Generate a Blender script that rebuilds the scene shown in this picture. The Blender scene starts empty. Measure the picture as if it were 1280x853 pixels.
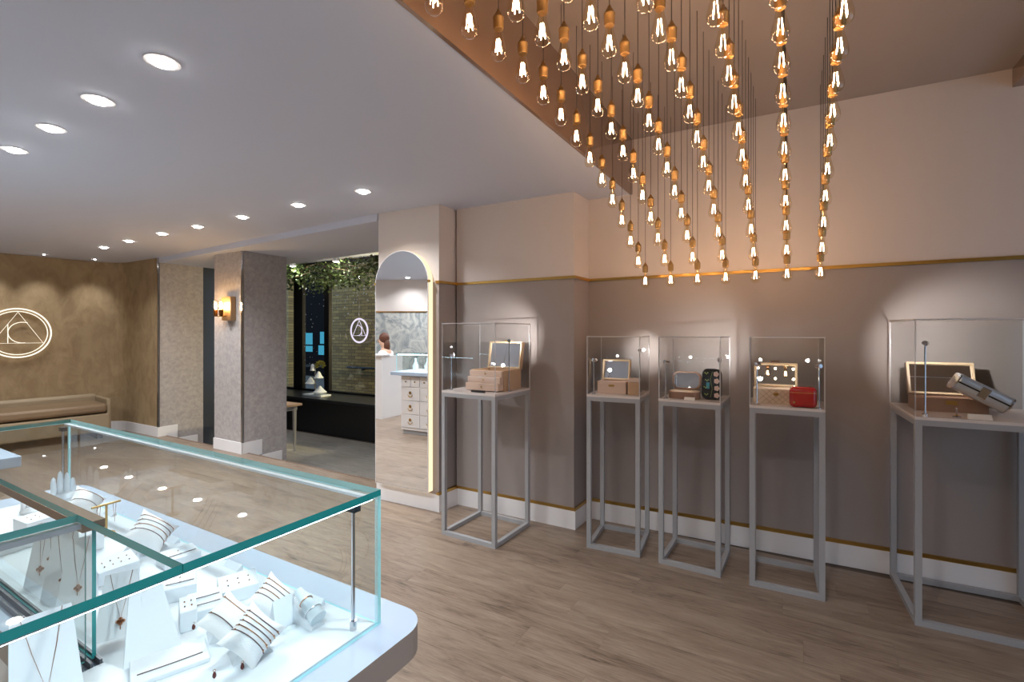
import bpy, bmesh, math, random
from mathutils import Vector, Matrix
random.seed(7)
sc = bpy.context.scene
COL = sc.collection
R = math.radians
# ------------------------------------------------------------------ camera, world, exposure
F, CX, CY, H = 604.4, 640.0, 416.0, 1.5          # photo calibration: focal length (px), horizon, eye height
cam = bpy.data.objects.new('camera', bpy.data.cameras.new('camera')); COL.objects.link(cam)
cam.location = (0, 0, H); cam.rotation_euler = (R(90), 0, 0)
cam.data.sensor_width = 36; cam.data.lens = 17.0; cam.data.shift_y = -(426.5-CY)/1280
cam.data.clip_start = .02
sc.camera = cam
w = bpy.data.worlds.new('dusk'); sc.world = w; w.use_nodes = True
w.node_tree.nodes['Background'].inputs[0].default_value = (.43, .56, .74, 1)
w.node_tree.nodes['Background'].inputs[1].default_value = 1.9
sc.view_settings.view_transform = 'Standard'; sc.view_settings.look = 'None'
sc.view_settings.exposure = .62; sc.view_settings.gamma = 1; sc.view_settings.use_curve_mapping = False
DOWN_W, SPOT_SIZE = 52.0, 135
def lin(c):
    c = c/255
    return c/12.92 if c <= .04045 else ((c+.055)/1.055)**2.4
def rgb(r, g, b): return (lin(r), lin(g), lin(b), 1)
# ------------------------------------------------------------------ geometry helpers
TH = R(-30.4)
E1 = Vector((math.cos(TH), math.sin(TH), 0)); E2 = Vector((-math.sin(TH), math.cos(TH), 0))
def room(X, Y, z=0.): return E1*X+E2*Y+Vector((0, 0, z))
def U(u, v, z=0.):                                 # pixel -> point at height z
    D = F*(H-z)/(v-CY)
    return Vector(((u-CX)/F*D, D, z))
def V2(p): return Vector((p[0], p[1], 0))
class MB:
    def __init__(s): s.v = []; s.f = []; s.m = []; s.mi = 0; s.T = Matrix()
    def add(s, vs, fs):
        n = len(s.v); s.v += [s.T @ Vector(v) for v in vs]; s.f += [[i+n for i in f] for f in fs]; s.m += [s.mi]*len(fs); return s
    def box(s, x0, x1, y0, y1, z0, z1):
        return s.add([(x0,y0,z0),(x1,y0,z0),(x1,y1,z0),(x0,y1,z0),(x0,y0,z1),(x1,y0,z1),(x1,y1,z1),(x0,y1,z1)],
                     [(0,3,2,1),(4,5,6,7),(0,1,5,4),(1,2,6,5),(2,3,7,6),(3,0,4,7)])
    def prism(s, poly, z0, z1):                    # polygon counter-clockwise in plan
        n = len(poly)
        a = sum(poly[i][0]*poly[(i+1) % n][1]-poly[(i+1) % n][0]*poly[i][1] for i in range(n))
        if a < 0: poly = poly[::-1]
        vs = [(p[0],p[1],z0) for p in poly]+[(p[0],p[1],z1) for p in poly]
        return s.add(vs, [list(range(n))[::-1], list(range(n, 2*n))]+[(i,(i+1) % n,n+(i+1) % n,n+i) for i in range(n)])
    def slab(s, a, b, t, z0, z1):                  # wall-like box from a to b, thickness t to the left of a->b
        d = (V2(b)-V2(a)).normalized(); n = Vector((-d.y, d.x, 0))*t
        return s.prism([V2(a), V2(b), V2(b)+n, V2(a)+n], z0, z1)
    def cyl(s, p, q, r, r2=None, n=12):
        p = Vector(p); q = Vector(q); r2 = r if r2 is None else r2
        d = (q-p).normalized(); u = d.orthogonal().normalized(); v = d.cross(u)
        vs = [p+(u*math.cos(2*math.pi*i/n)+v*math.sin(2*math.pi*i/n))*r for i in range(n)]
        vs += [q+(u*math.cos(2*math.pi*i/n)+v*math.sin(2*math.pi*i/n))*r2 for i in range(n)]
        return s.add(vs, [list(range(n))[::-1], list(range(n, 2*n))]+[(i,(i+1) % n,n+(i+1) % n,n+i) for i in range(n)])
    def lathe(s, prof, n=16, o=(0,0,0), caps=True):
        vs = []; fs = []; k = len(prof); o = Vector(o)
        for (r, z) in prof:
            vs += [o+Vector((r*math.cos(2*math.pi*i/n), r*math.sin(2*math.pi*i/n), z)) for i in range(n)]
        for j in range(k-1):
            for i in range(n): fs.append((j*n+i, j*n+(i+1) % n, (j+1)*n+(i+1) % n, (j+1)*n+i))
        if caps: fs += [list(range(n))[::-1], list(range((k-1)*n, k*n))]
        return s.add(vs, fs)
    def tube(s, pts, r, n=6, closed=False):
        pts = [Vector(p) for p in pts]; k = len(pts); vs = []; fs = []
        up = None
        for i, p in enumerate(pts):
            a = pts[(i-1) % k] if (closed or i > 0) else p; b = pts[(i+1) % k] if (closed or i < k-1) else p
            d = (b-a).normalized()
            if up is None: up = d.orthogonal().normalized()
            u = (up-d*up.dot(d)); u = u.normalized() if u.length > 1e-6 else d.orthogonal().normalized(); up = u
            v = d.cross(u)
            vs += [p+(u*math.cos(2*math.pi*j/n)+v*math.sin(2*math.pi*j/n))*r for j in range(n)]
        for i in range(k if closed else k-1):
            for j in range(n):
                i2 = (i+1) % k
                fs.append((i*n+j, i*n+(j+1) % n, i2*n+(j+1) % n, i2*n+j))
        if not closed: fs += [list(range(n))[::-1], list(range((k-1)*n, k*n))]
        return s.add(vs, fs)
    def ball(s, c, r, n=12, m=8):
        r = r if hasattr(r, '__len__') else (r, r, r); c = Vector(c); vs = []; fs = []
        for j in range(m+1):
            t = math.pi*j/m
            vs += [c+Vector((r[0]*math.sin(t)*math.cos(2*math.pi*i/n), r[1]*math.sin(t)*math.sin(2*math.pi*i/n), -r[2]*math.cos(t))) for i in range(n)]
        for j in range(m):
            for i in range(n): fs.append((j*n+i, j*n+(i+1) % n, (j+1)*n+(i+1) % n, (j+1)*n+i))
        return s.add(vs, fs)
    def build(s, name, mats, parent=None, smooth=False, bevel=0, loc=None, rz=0, seg=2):
        me = bpy.data.meshes.new(name); me.from_pydata([tuple(v) for v in s.v], [], s.f)
        bm = bmesh.new(); bm.from_mesh(me)
        if len(set(s.m)) <= 1: bmesh.ops.remove_doubles(bm, verts=bm.verts, dist=1e-6)
        bmesh.ops.recalc_face_normals(bm, faces=bm.faces)
        bm.to_mesh(me); bm.free()
        mats = mats if isinstance(mats, (list, tuple)) else [mats]
        for m in mats: me.materials.append(m)
        if len(mats) > 1 and len(me.polygons) == len(s.m):
            for p, i in zip(me.polygons, s.m): p.material_index = i
        o = bpy.data.objects.new(name, me); COL.objects.link(o)
        if smooth:
            for p in me.polygons: p.use_smooth = True
            me.set_sharp_from_angle(angle=R(40))
        if bevel:
            b = o.modifiers.new('bevel', 'BEVEL'); b.width = bevel; b.segments = seg; b.limit_method = 'ANGLE'; b.angle_limit = R(40)
        if parent: o.parent = parent
        if loc is not None: o.location = loc
        if rz: o.rotation_euler.z = rz
        return o
def tag(o, label=None, cat=None, group=None, kind=None):
    if label: o['label'] = label
    if cat: o['category'] = cat
    if group: o['group'] = group
    if kind: o['kind'] = kind
    return o
def empty(name, loc, rz, label, cat, group=None):
    o = bpy.data.objects.new(name, None); COL.objects.link(o); o.location = loc; o.rotation_euler = (0, 0, rz)
    o.empty_display_size = .05
    return tag(o, label, cat, group)
def struct(o): o['kind'] = 'structure'; return o
def copy_tree(o, parent=None):
    c = o.copy(); COL.objects.link(c); c.parent = parent
    for ch in o.children: copy_tree(ch, c)
    return c
def rrect(w, h, r, n=5):                           # rounded rectangle outline centred on 0
    pts = []
    for cx, cy, a in ((w/2-r, h/2-r, 0), (-w/2+r, h/2-r, 90), (-w/2+r, -h/2+r, 180), (w/2-r, -h/2+r, 270)):
        for i in range(n+1):
            t = R(a+90*i/n); pts.append((cx+r*math.cos(t), cy+r*math.sin(t)))
    return pts
ORD = ['first', 'second', 'third', 'fourth', 'fifth', 'sixth', 'seventh', 'eighth', 'ninth', 'tenth', 'eleventh', 'twelfth', 'thirteenth', 'fourteenth', 'fifteenth']
def lamp(kind, name, loc, energy, color, parent=None, **k):
    l = bpy.data.lights.new(name, kind); l.energy = energy; l.color = color
    for a, b in k.items(): setattr(l, a, b)
    o = bpy.data.objects.new(name, l); COL.objects.link(o); o.location = loc
    if parent: o.parent = parent
    return o
def aim(o, d): o.rotation_euler = Vector(d).to_track_quat('-Z', 'Y').to_euler()
# ------------------------------------------------------------------ materials
def nt(name):
    m = bpy.data.materials.new(name); m.use_nodes = True; t = m.node_tree
    return m, t, t.nodes, t.links, t.nodes['Principled BSDF']
def plain(name, col, rough=.5, metal=0, spec=.5, bump=0, bscale=200, emis=None, est=0, coat=0, trans=0, ior=1.45, alpha=1):
    m, t, n, l, b = nt(name)
    b.inputs['Base Color'].default_value = col; b.inputs['Roughness'].default_value = rough
    b.inputs['Metallic'].default_value = metal; b.inputs['Specular IOR Level'].default_value = spec
    b.inputs['Coat Weight'].default_value = coat; b.inputs['Transmission Weight'].default_value = trans; b.inputs['IOR'].default_value = ior
    if emis: b.inputs['Emission Color'].default_value = emis; b.inputs['Emission Strength'].default_value = est
    if bump:
        x = n.new('ShaderNodeTexNoise'); x.inputs['Scale'].default_value = bscale; x.inputs['Detail'].default_value = 3
        p = n.new('ShaderNodeBump'); p.inputs['Strength'].default_value = bump; p.inputs['Distance'].default_value = .01
        g = n.new('ShaderNodeNewGeometry'); l.new(g.outputs['Position'], x.inputs['Vector'])
        l.new(x.outputs['Fac'], p.inputs['Height']); l.new(p.outputs['Normal'], b.inputs['Normal'])
    return m
def mottled(name, c1, c2, scale, rough=.6, bump=.1, metal=0, detail=6, lo=.35, hi=.65, spec=.4, dist=.6, stretch=(1,1,1)):
    m, t, n, l, b = nt(name)
    g = n.new('ShaderNodeNewGeometry'); mp = n.new('ShaderNodeMapping'); mp.inputs['Scale'].default_value = stretch
    x = n.new('ShaderNodeTexNoise'); x.inputs['Scale'].default_value = scale; x.inputs['Detail'].default_value = detail; x.inputs['Distortion'].default_value = dist
    x.inputs['Roughness'].default_value = .62
    r = n.new('ShaderNodeValToRGB'); r.color_ramp.elements[0].color = c1; r.color_ramp.elements[1].color = c2
    r.color_ramp.elements[0].position = lo; r.color_ramp.elements[1].position = hi
    l.new(g.outputs['Position'], mp.inputs['Vector']); l.new(mp.outputs['Vector'], x.inputs['Vector'])
    l.new(x.outputs['Fac'], r.inputs['Fac']); l.new(r.outputs['Color'], b.inputs['Base Color'])
    b.inputs['Roughness'].default_value = rough; b.inputs['Metallic'].default_value = metal; b.inputs['Specular IOR Level'].default_value = spec
    if bump:
        p = n.new('ShaderNodeBump'); p.inputs['Strength'].default_value = bump; p.inputs['Distance'].default_value = .01
        l.new(x.outputs['Fac'], p.inputs['Height']); l.new(p.outputs['Normal'], b.inputs['Normal'])
    return m
def wood(name, dark, mid, light, rough=.38):
    m, t, n, l, b = nt(name)
    g = n.new('ShaderNodeNewGeometry'); oi = n.new('ShaderNodeObjectInfo')
    mp = n.new('ShaderNodeMapping'); mp.inputs['Rotation'].default_value = (0, 0, -TH)
    l.new(g.outputs['Position'], mp.inputs['Vector'])
    off = n.new('ShaderNodeVectorMath'); off.operation = 'MULTIPLY_ADD'
    cmb = n.new('ShaderNodeCombineXYZ')
    for i in range(3): l.new(oi.outputs['Random'], cmb.inputs[i])
    off.inputs[1].default_value = (37, 51, 23)
    l.new(cmb.outputs[0], off.inputs[0]); l.new(mp.outputs[0], off.inputs[2])
    def stretched(scl, sc_, det, dist):
        v = n.new('ShaderNodeVectorMath'); v.operation = 'MULTIPLY'; v.inputs[1].default_value = scl; l.new(off.outputs[0], v.inputs[0])
        x = n.new('ShaderNodeTexNoise'); x.inputs['Scale'].default_value = sc_; x.inputs['Detail'].default_value = det; x.inputs['Distortion'].default_value = dist
        x.inputs['Roughness'].default_value = .65
        l.new(v.outputs[0], x.inputs['Vector']); return x
    a = stretched((1, 6, 1), 2.0, 9, 1.2); c = stretched((3, 60, 1), 3, 8, .6); d = stretched((1, 2.2, 1), 1.3, 3, .2)
    r = n.new('ShaderNodeValToRGB'); cr = r.color_ramp
    cr.elements[0].color = dark; cr.elements[0].position = .33; cr.elements[1].color = light; cr.elements[1].position = .66
    e = cr.elements.new(.45); e.color = mid
    m1 = n.new('ShaderNodeMath'); m1.operation = 'MULTIPLY_ADD'; m1.inputs[1].default_value = .45; l.new(c.outputs['Fac'], m1.inputs[0])
    m2 = n.new('ShaderNodeMath'); m2.operation = 'MULTIPLY'; m2.inputs[1].default_value = .55; l.new(a.outputs['Fac'], m2.inputs[0]); l.new(m2.outputs[0], m1.inputs[2])
    m3 = n.new('ShaderNodeMath'); m3.operation = 'MULTIPLY_ADD'; m3.inputs[1].default_value = .05; l.new(oi.outputs['Random'], m3.inputs[0]); l.new(m1.outputs[0], m3.inputs[2])
    m4 = n.new('ShaderNodeMath'); m4.operation = 'SUBTRACT'; m4.inputs[1].default_value = .025; l.new(m3.outputs[0], m4.inputs[0])
    l.new(m4.outputs[0], r.inputs['Fac']); l.new(r.outputs['Color'], b.inputs['Base Color'])
    b.inputs['Roughness'].default_value = rough; b.inputs['Specular IOR Level'].default_value = .45
    p = n.new('ShaderNodeBump'); p.inputs['Strength'].default_value = .12; p.inputs['Distance'].default_value = .004
    l.new(m1.outputs[0], p.inputs['Height']); l.new(p.outputs['Normal'], b.inputs['Normal'])
    return m
def glass(name, tint=(1, 1, 1, 1), refl=1.0, ior=1.45, rough=0.0):
    m = bpy.data.materials.new(name); m.use_nodes = True; t = m.node_tree; n = t.nodes; l = t.links
    n.remove(n['Principled BSDF']); o = n['Material Output']
    tr = n.new('ShaderNodeBsdfTransparent'); tr.inputs[0].default_value = tint
    gl = n.new('ShaderNodeBsdfGlossy'); gl.inputs['Roughness'].default_value = rough
    fr = n.new('ShaderNodeFresnel'); fr.inputs['IOR'].default_value = ior
    mu = n.new('ShaderNodeMath'); mu.operation = 'MULTIPLY'; mu.inputs[1].default_value = refl; mu.use_clamp = True
    ge = n.new('ShaderNodeNewGeometry'); iv = n.new('ShaderNodeMath'); iv.operation = 'SUBTRACT'; iv.inputs[0].default_value = 1; l.new(ge.outputs['Backfacing'], iv.inputs[1]); iv2 = n.new('ShaderNodeMath'); iv2.operation = 'MULTIPLY'; iv2.inputs[1].default_value = refl; l.new(iv.outputs[0], iv2.inputs[0]); l.new(iv2.outputs[0], mu.inputs[1])   # thin sheet: reflect on the outer face only
    mx = n.new('ShaderNodeMixShader'); l.new(fr.outputs[0], mu.inputs[0]); l.new(mu.outputs[0], mx.inputs[0])
    l.new(tr.outputs[0], mx.inputs[1]); l.new(gl.outputs[0], mx.inputs[2]); l.new(mx.outputs[0], o.inputs['Surface'])
    return m
def emit(name, col, st):
    m = bpy.data.materials.new(name); m.use_nodes = True; t = m.node_tree; n = t.nodes
    n.remove(n['Principled BSDF']); e = n.new('ShaderNodeEmission'); e.inputs[0].default_value = col; e.inputs[1].default_value = st
    t.links.new(e.outputs[0], n['Material Output'].inputs['Surface']); return m
def brick(name):
    m, t, n, l, b = nt(name)
    tc = n.new('ShaderNodeTexCoord'); sp = n.new('ShaderNodeSeparateXYZ'); cb = n.new('ShaderNodeCombineXYZ')
    l.new(tc.outputs['Object'], sp.inputs[0]); l.new(sp.outputs['X'], cb.inputs['X']); l.new(sp.outputs['Z'], cb.inputs['Y'])
    k = n.new('ShaderNodeTexBrick'); k.inputs['Color1'].default_value = rgb(150, 128, 78); k.inputs['Color2'].default_value = rgb(112, 92, 56)
    k.inputs['Mortar'].default_value = rgb(70, 62, 44); k.inputs['Scale'].default_value = 1
    k.inputs['Mortar Size'].default_value = .006; k.inputs['Brick Width'].default_value = .225; k.inputs['Row Height'].default_value = .075
    l.new(cb.outputs[0], k.inputs['Vector']); l.new(k.outputs['Color'], b.inputs['Base Color']); b.inputs['Roughness'].default_value = .85
    p = n.new('ShaderNodeBump'); p.inputs['Strength'].default_value = .5; p.invert = True; l.new(k.outputs['Fac'], p.inputs['Height']); l.new(p.outputs['Normal'], b.inputs['Normal'])
    return m
M = {}
M['taupe'] = plain('taupe_paint', rgb(150, 140, 136), .7, bump=.03)
M['cream'] = plain('offwhite_paint', rgb(206, 196, 190), .75, bump=.03)
M['ceil'] = plain('ceiling_paint', rgb(198, 202, 216), .8)
M['upceil'] = plain('well_ceiling_paint', rgb(160, 148, 140), .28, spec=.5)
M['bronze'] = plain('bronze_lacquer', rgb(132, 106, 88), .13, metal=.2, spec=.9, bump=.05, bscale=5, coat=.5)
M['skirt'] = plain('white_satin_paint', rgb(225, 222, 222), .4)
M['gold'] = plain('brushed_gold', rgb(186, 150, 84), .3, metal=1)
M['brass'] = plain('aged_brass', rgb(172, 138, 90), .42, metal=1)
M['suede'] = mottled('golden_brown_suede', rgb(138, 115, 84), rgb(160, 137, 104), 7, .75, .12, stretch=(1, 1, .6))
M['plaster'] = mottled('grey_mottled_plaster', rgb(156, 149, 147), rgb(178, 171, 168), 20, .6, .08, detail=8)
M['stone'] = mottled('grey_marble_wallpaper', rgb(138, 144, 146), rgb(196, 196, 190), 3.0, .5, .02, lo=.4, hi=.62, dist=2.5, detail=10)
M['floor'] = wood('weathered_oak', rgb(64, 53, 45), rgb(124, 106, 91), rgb(154, 137, 120))
M['lobbyfloor'] = wood('pale_grey_oak', rgb(104, 100, 95), rgb(150, 145, 138), rgb(178, 173, 166))
M['groove'] = plain('dark_joint', rgb(96, 84, 75), .8)
M['slate'] = plain('dark_slate_panel', rgb(62, 66, 74), .2, spec=.5)
M['blk'] = plain('black_satin', rgb(20, 20, 23), .45)
M['blkmetal'] = plain('black_metal', rgb(26, 26, 30), .4, metal=.3)
M['grey'] = plain('grey_powder_coat', rgb(158, 158, 160), .42)
M['topwhite'] = plain('white_gloss_top', rgb(214, 204, 198), .2)
M['steel'] = plain('polished_steel', rgb(200, 200, 205), .14, metal=1)
M['mirror'] = plain('mirror_silver', (.9, .91, .92, 1), .0, metal=1)
M['acryl'] = glass('clear_acrylic', (.985, .985, .985, 1), 1.0)
M['acryledge'] = plain('acrylic_edge', rgb(205, 205, 208), .25, alpha=1)
M['caseglass'] = glass('case_glass', (.965, .985, .98, 1), 1.0)
M['tealedge'] = plain('green_glass_edge', rgb(36, 140, 140), .12, spec=.7)
M['paneedge'] = plain('pale_green_glass_edge', rgb(186, 236, 240), .2)
_t = M['paneedge'].node_tree; _tr = _t.nodes.new('ShaderNodeBsdfTranslucent'); _tr.inputs[0].default_value = rgb(170, 232, 238); _mx = _t.nodes.new('ShaderNodeMixShader')
_t.links.new(_t.nodes['Principled BSDF'].outputs[0], _mx.inputs[1]); _t.links.new(_tr.outputs[0], _mx.inputs[2]); _t.links.new(_mx.outputs[0], _t.nodes['Material Output'].inputs[0])
M['winglass'] = glass('window_glass', (.82, .86, .88, 1), 1.2)
M['bulbglass'] = glass('bulb_glass', (1, .94, .82, 1), 2.0, 1.5)
M['fil'] = emit('filament_glow', (1, .65, .42, 1), 54)
M['filsoft'] = emit('sconce_filament', (1, .62, .26, 1), 220)
M['led'] = emit('cool_led', (.56, .83, 1, 1), 17)
M['halo'] = emit('warm_led_halo', (1, .76, .48, 1), .9)
M['lampdisc'] = emit('downlight_lens', (1, .97, .92, 1), 30)
M['neon'] = emit('logo_light', (1, .90, .72, 1), .95)
M['neoncool'] = emit('window_sign_light', (.86, .78, .95, 1), .7)
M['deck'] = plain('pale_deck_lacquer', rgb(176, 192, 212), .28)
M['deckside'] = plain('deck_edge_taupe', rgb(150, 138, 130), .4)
M['white'] = plain('white_display', rgb(224, 231, 237), .5)
M['fabric'] = plain('white_leatherette', rgb(240, 242, 244), .55, bump=.1, bscale=300)
M['rose'] = plain('rose_gold', rgb(196, 140, 104), .25, metal=1)
M['darkchain'] = plain('dark_cord', rgb(104, 82, 80), .4, metal=.4)
M['leather'] = plain('tan_leather', rgb(126, 104, 80), .42, bump=.08, bscale=120)
M['leatherpipe'] = plain('pale_tan_leather', rgb(148, 130, 104), .5)
M['brick'] = brick('yellow_stock_brick')
M['blue'] = emit('blue_lit_window', (.10, .55, .78, 1), .55)
M['leaf'] = mottled('ivy_green', rgb(28, 42, 20), rgb(80, 98, 50), 30, .5, 0)
M['pinkbox'] = plain('blush_leather', rgb(212, 184, 164), .45, bump=.05)
M['tanbox'] = plain('tan_box_leather', rgb(198, 164, 130), .5, bump=.05)
M['brownbox'] = plain('brown_box_leather', rgb(150, 118, 98), .5, bump=.05)
M['rim'] = plain('pale_gold_rim', rgb(188, 164, 132), .35)
M['creamq'] = plain('cream_quilted', rgb(224, 206, 184), .4)
M['red'] = plain('red_patent', rgb(178, 12, 24), .22, coat=.5)
M['silver'] = plain('silver_case', rgb(206, 212, 218), .28, metal=.75)
M['navy'] = plain('black_velvet', rgb(18, 22, 28), .75)
M['petal'] = plain('petal_pink', rgb(226, 200, 186), .6); M['stem'] = plain('stitch_green', rgb(150, 168, 96), .6)
M['tealpatch'] = plain('stitch_teal', rgb(70, 150, 170), .6)
M['skin'] = plain('skin', rgb(214, 168, 142), .5); M['hair'] = plain('brown_hair', rgb(92, 52, 34), .5, bump=.3, bscale=80)
M['shirt'] = plain('white_knit', rgb(228, 226, 224), .8); M['trouser'] = plain('black_trouser', rgb(26, 26, 30), .8)
M['paper'] = plain('paper', rgb(225, 222, 216), .7)
M['asphalt'] = plain('pavement', rgb(84, 82, 78), .9, bump=.2)
M['darkbuild'] = plain('dark_facade', rgb(20, 21, 24), .9, spec=.03)
# ================================================================== STRUCTURE
ZC, ZU, ZS = 2.577, 3.0, 2.51                       # low ceiling, well ceiling, opening soffit
TR0, TR1 = 1.914, 1.935                             # gold dado trim
W0 = Vector((.627, 3.908, 0)); DM = Vector((.882, -.470, 0)).normalized(); NM = Vector((.470, .882, 0)).normalized()
W1 = W0+DM*4.6
C2R = Vector((.48, 3.67, 0)); C2L = Vector((-.474, 4.217, 0)); MR = Vector((-.607, 4.03, 0)); ML = Vector((-1.225, 4.37, 0))
K2 = Vector((-5.09, 6.96, 0)); K = Vector((-6.16, 7.57, 0)); DW = Vector((.589, .808, 0)).normalized()
EB = Vector((-8.14, 4.85, 0)); BK = Vector((-3.34, -2.73, 0)); RB = Vector((2.5, -2.75, 0))
SR = Vector((-3.326, 5.965, 0)); SL = SR-E1*.627
def twotone(name, poly):                            # solid wall block: taupe below the trim, off-white above
    m = MB(); m.mi = 0; m.prism(poly, -.02, TR0+.01); m.mi = 1; m.prism(poly, TR0+.01, 3.15)
    return struct(m.build(name, [M['taupe'], M['cream']]))
def inset(a, b, d):                                 # shift a-b away from the room by d (room lies right of a->b)
    t = (b-a).normalized(); n = Vector((-t.y, t.x, 0)); return a+n*d, b+n*d
a, b = inset(W0, W1, .016)
twotone('wall_right', [a-DM*.02, b, b+NM*.2, a+NM*.2-DM*.02])
pc = [C2L+Vector((-.01, .012, 0)), C2R+Vector((-.008, .018, 0)), W0+Vector((-.018, .0, 0)), W0+NM*.25, C2L+E2*.7]
twotone('wall_pier', pc)
pmir = [ML+E1*.012+E2*.014, MR-E1*.014+E2*.014, MR-E1*.014+E2*.55, ML+E1*.012+E2*.62]
twotone('wall_mirror', pmir)
def run(name, pts, z0, z1, t, mat):                 # baseboard / trim following a polyline, room side = right of direction
    m = MB(); P = [V2(p) for p in pts]
    off = []
    for i, p in enumerate(P):
        ns = []
        for a, b in ((i-1, i), (i, i+1)):
            if a >= 0 and b < len(P):
                d = (P[b]-P[a]).normalized(); ns.append(Vector((-d.y, d.x, 0)))
        n = sum(ns, Vector())
        n = n/ max(.2, n.dot(ns[0])) if len(ns) > 1 else n
        off.append(p+n*t)
    k = len(P)
    vs = [p+Vector((0,0,z0)) for p in P]+[p+Vector((0,0,z1)) for p in P]+[p+Vector((0,0,z0)) for p in off]+[p+Vector((0,0,z1)) for p in off]
    fs = []
    for i in range(k-1):
        fs += [(i,i+1,k+i+1,k+i),(k+i,k+i+1,3*k+i+1,3*k+i),(3*k+i,3*k+i+1,2*k+i+1,2*k+i),(2*k+i,2*k+i+1,i+1,i)]
    fs += [(0,k,3*k,2*k),(k-1,3*k-1,4*k-1,2*k-1)]
    m.add(vs, fs); return struct(m.build(name, mat))
line = [ML+E2*.02, ML, MR, C2L, C2R, W0, W1]
run('baseboard_right', line, 0, .140, .03, M['skirt'])
def shift(pts, d):
    out = []
    for i, p in enumerate(pts):
        ns = []
        for a, b in ((i-1, i), (i, i+1)):
            if a >= 0 and b < len(pts):
                dd = (pts[b]-pts[a]).normalized(); ns.append(Vector((-dd.y, dd.x, 0)))
        n = sum(ns, Vector()); n = n/max(.2, n.dot(ns[0])) if len(ns) > 1 else n
        out.append(p+n*d)
    return out
run('trim_1', shift([MR, C2L, C2R, W0, W1], .002), .140, .163, .03, M['gold'])
run('trim_2', shift([MR-E1*.04, MR, C2L, C2R, W0, W1], .001), TR0, TR1, .03, M['gold'])
# end wall (brown suede) with a rounded corner, panel to the pilaster
kc = [EB]
r_ = .38
for i in range(9):
    t = i/8; p0 = K-DW*r_; p2 = K+E1*r_
    kc.append(p0*(1-t)**2+K*2*t*(1-t)+p2*t*t)
kc.append(K2)
def wallrun(name, pts, t, z0, z1, mat):
    return run(name, pts, z0, z1, t, mat)
wallrun('wall_left', kc, .12, -.02, ZC+.4, M['suede'])
run('baseboard_left', shift(kc, -.014), 0, .138, .03, M['skirt'])
# pilaster at the end of the suede wall, dark slate panel beyond it
m = MB(); m.prism([K2+E1*.0+E2*.012, K2-E1*.5+E2*.15, K2-E1*.5+E2*.61, K2+E2*.61], -.4, ZC+.3); struct(m.build('wall_pilaster', M['plaster']))
m = MB(); m.slab(K2+E2*.61-E1*.01, K2+E2*1.05-E1*.01, .06, -.42, 3.1); struct(m.build('wall_lobby_left', M['slate']))
# sconce column
m = MB(); m.prism([SL, SR, SR+E2*.6, SL+E2*.6], -.4, ZC+.3); struct(m.build('wall_column', M['plaster']))
# stepped skirtings on the two jambs, metal corner trims
def jamb_skirt(name, p, s, front):
    m = MB()
    def seg(q, L, z0, z1):
        a_ = q; b_ = q+E2*L
        n = E1*(.014*s)
        m.prism([a_, b_, b_+n, a_+n], z0, z1)
    seg(p-E2*.014, .262, -.05, .138); seg(p+E2*.248, .278, -.25, -.062)
    if front: m.prism([SL-E1*.0, SR+E1*.014, SR+E1*.014-E2*.014, SL-E2*.014], 0, .138)
    struct(m.build(name, M['skirt']))
jamb_skirt('baseboard_column', SR, 1, True); jamb_skirt('baseboard_pilaster', K2, 1, False)
m = MB(); m.box(-.012, .012, -.012, .012, 0, ZS); struct(m.build('trim_3', M['steel'], loc=SR+Vector((0,0,.138)), rz=TH))
m = MB(); m.box(-.012, .012, -.012, .012, 0, ZS); struct(m.build('trim_4', M['steel'], loc=K2+Vector((0,0,.138)), rz=TH))
# ceiling: low slab left of the well, upper ceiling, soffit over the opening
A_ = Vector((.913, 3.755, 0)); LE = Vector((-.388, 1.565, 0))
A2 = A_+E2*.12; B2 = LE-E2*5.2
m = MB(); m.prism([A2, B2, BK+Vector((-.3, -.5, 0)), EB+Vector((-.3, 0, 0)), K+Vector((-.2, .2, 0)), K2+E2*.02, ML+E2*.02, MR+E2*.6, C2L+E2*.8], ZC, ZC+.12)
struct(m.build('ceiling', M['ceil']))
m = MB(); m.prism([A2-E1*.2, B2-E1*.2, RB+Vector((.5, -.6, 0)), W1+NM*.2, W0+NM*.3], ZU, ZU+.1); struct(m.build('ceiling_well', M['upceil']))
m = MB(); m.prism([A2, B2, B2+E1*.018, A2+E1*.018], ZC-.002, ZU); struct(m.build('trim_5', M['bronze']))
RE = W0+DM*2.5
m = MB(); m.prism([RE+E2*.1, RE+E1*3+E2*.1, RE+E1*3-E2*5, RE-E2*5], 2.893, ZU+.02); struct(m.build('trim_6', M['bronze']))
m = MB(); m.prism([K2+E2*.004-E1*.02, ML+E2*.004, ML+E2*1.15, K2+E2*1.15-E1*.02], ZS, ZC+.1); struct(m.build('ceiling_soffit', M['ceil']))
m = MB(); m.prism([room(-10.4, 4.5), room(-2.2, 4.3), room(-2.2, 6.8), room(-10.4, 6.8)], 2.98, 3.05); struct(m.build('ceiling_lobby', M['ceil']))
m = MB(); m.prism([K2+E2*1.15-E1*2.4, ML+E2*1.15+E1*1, ML+E2*1.1+E1*1, K2+E2*1.1-E1*2.4], ZC, 3.05); struct(m.build('trim_7', M['ceil']))
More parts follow.
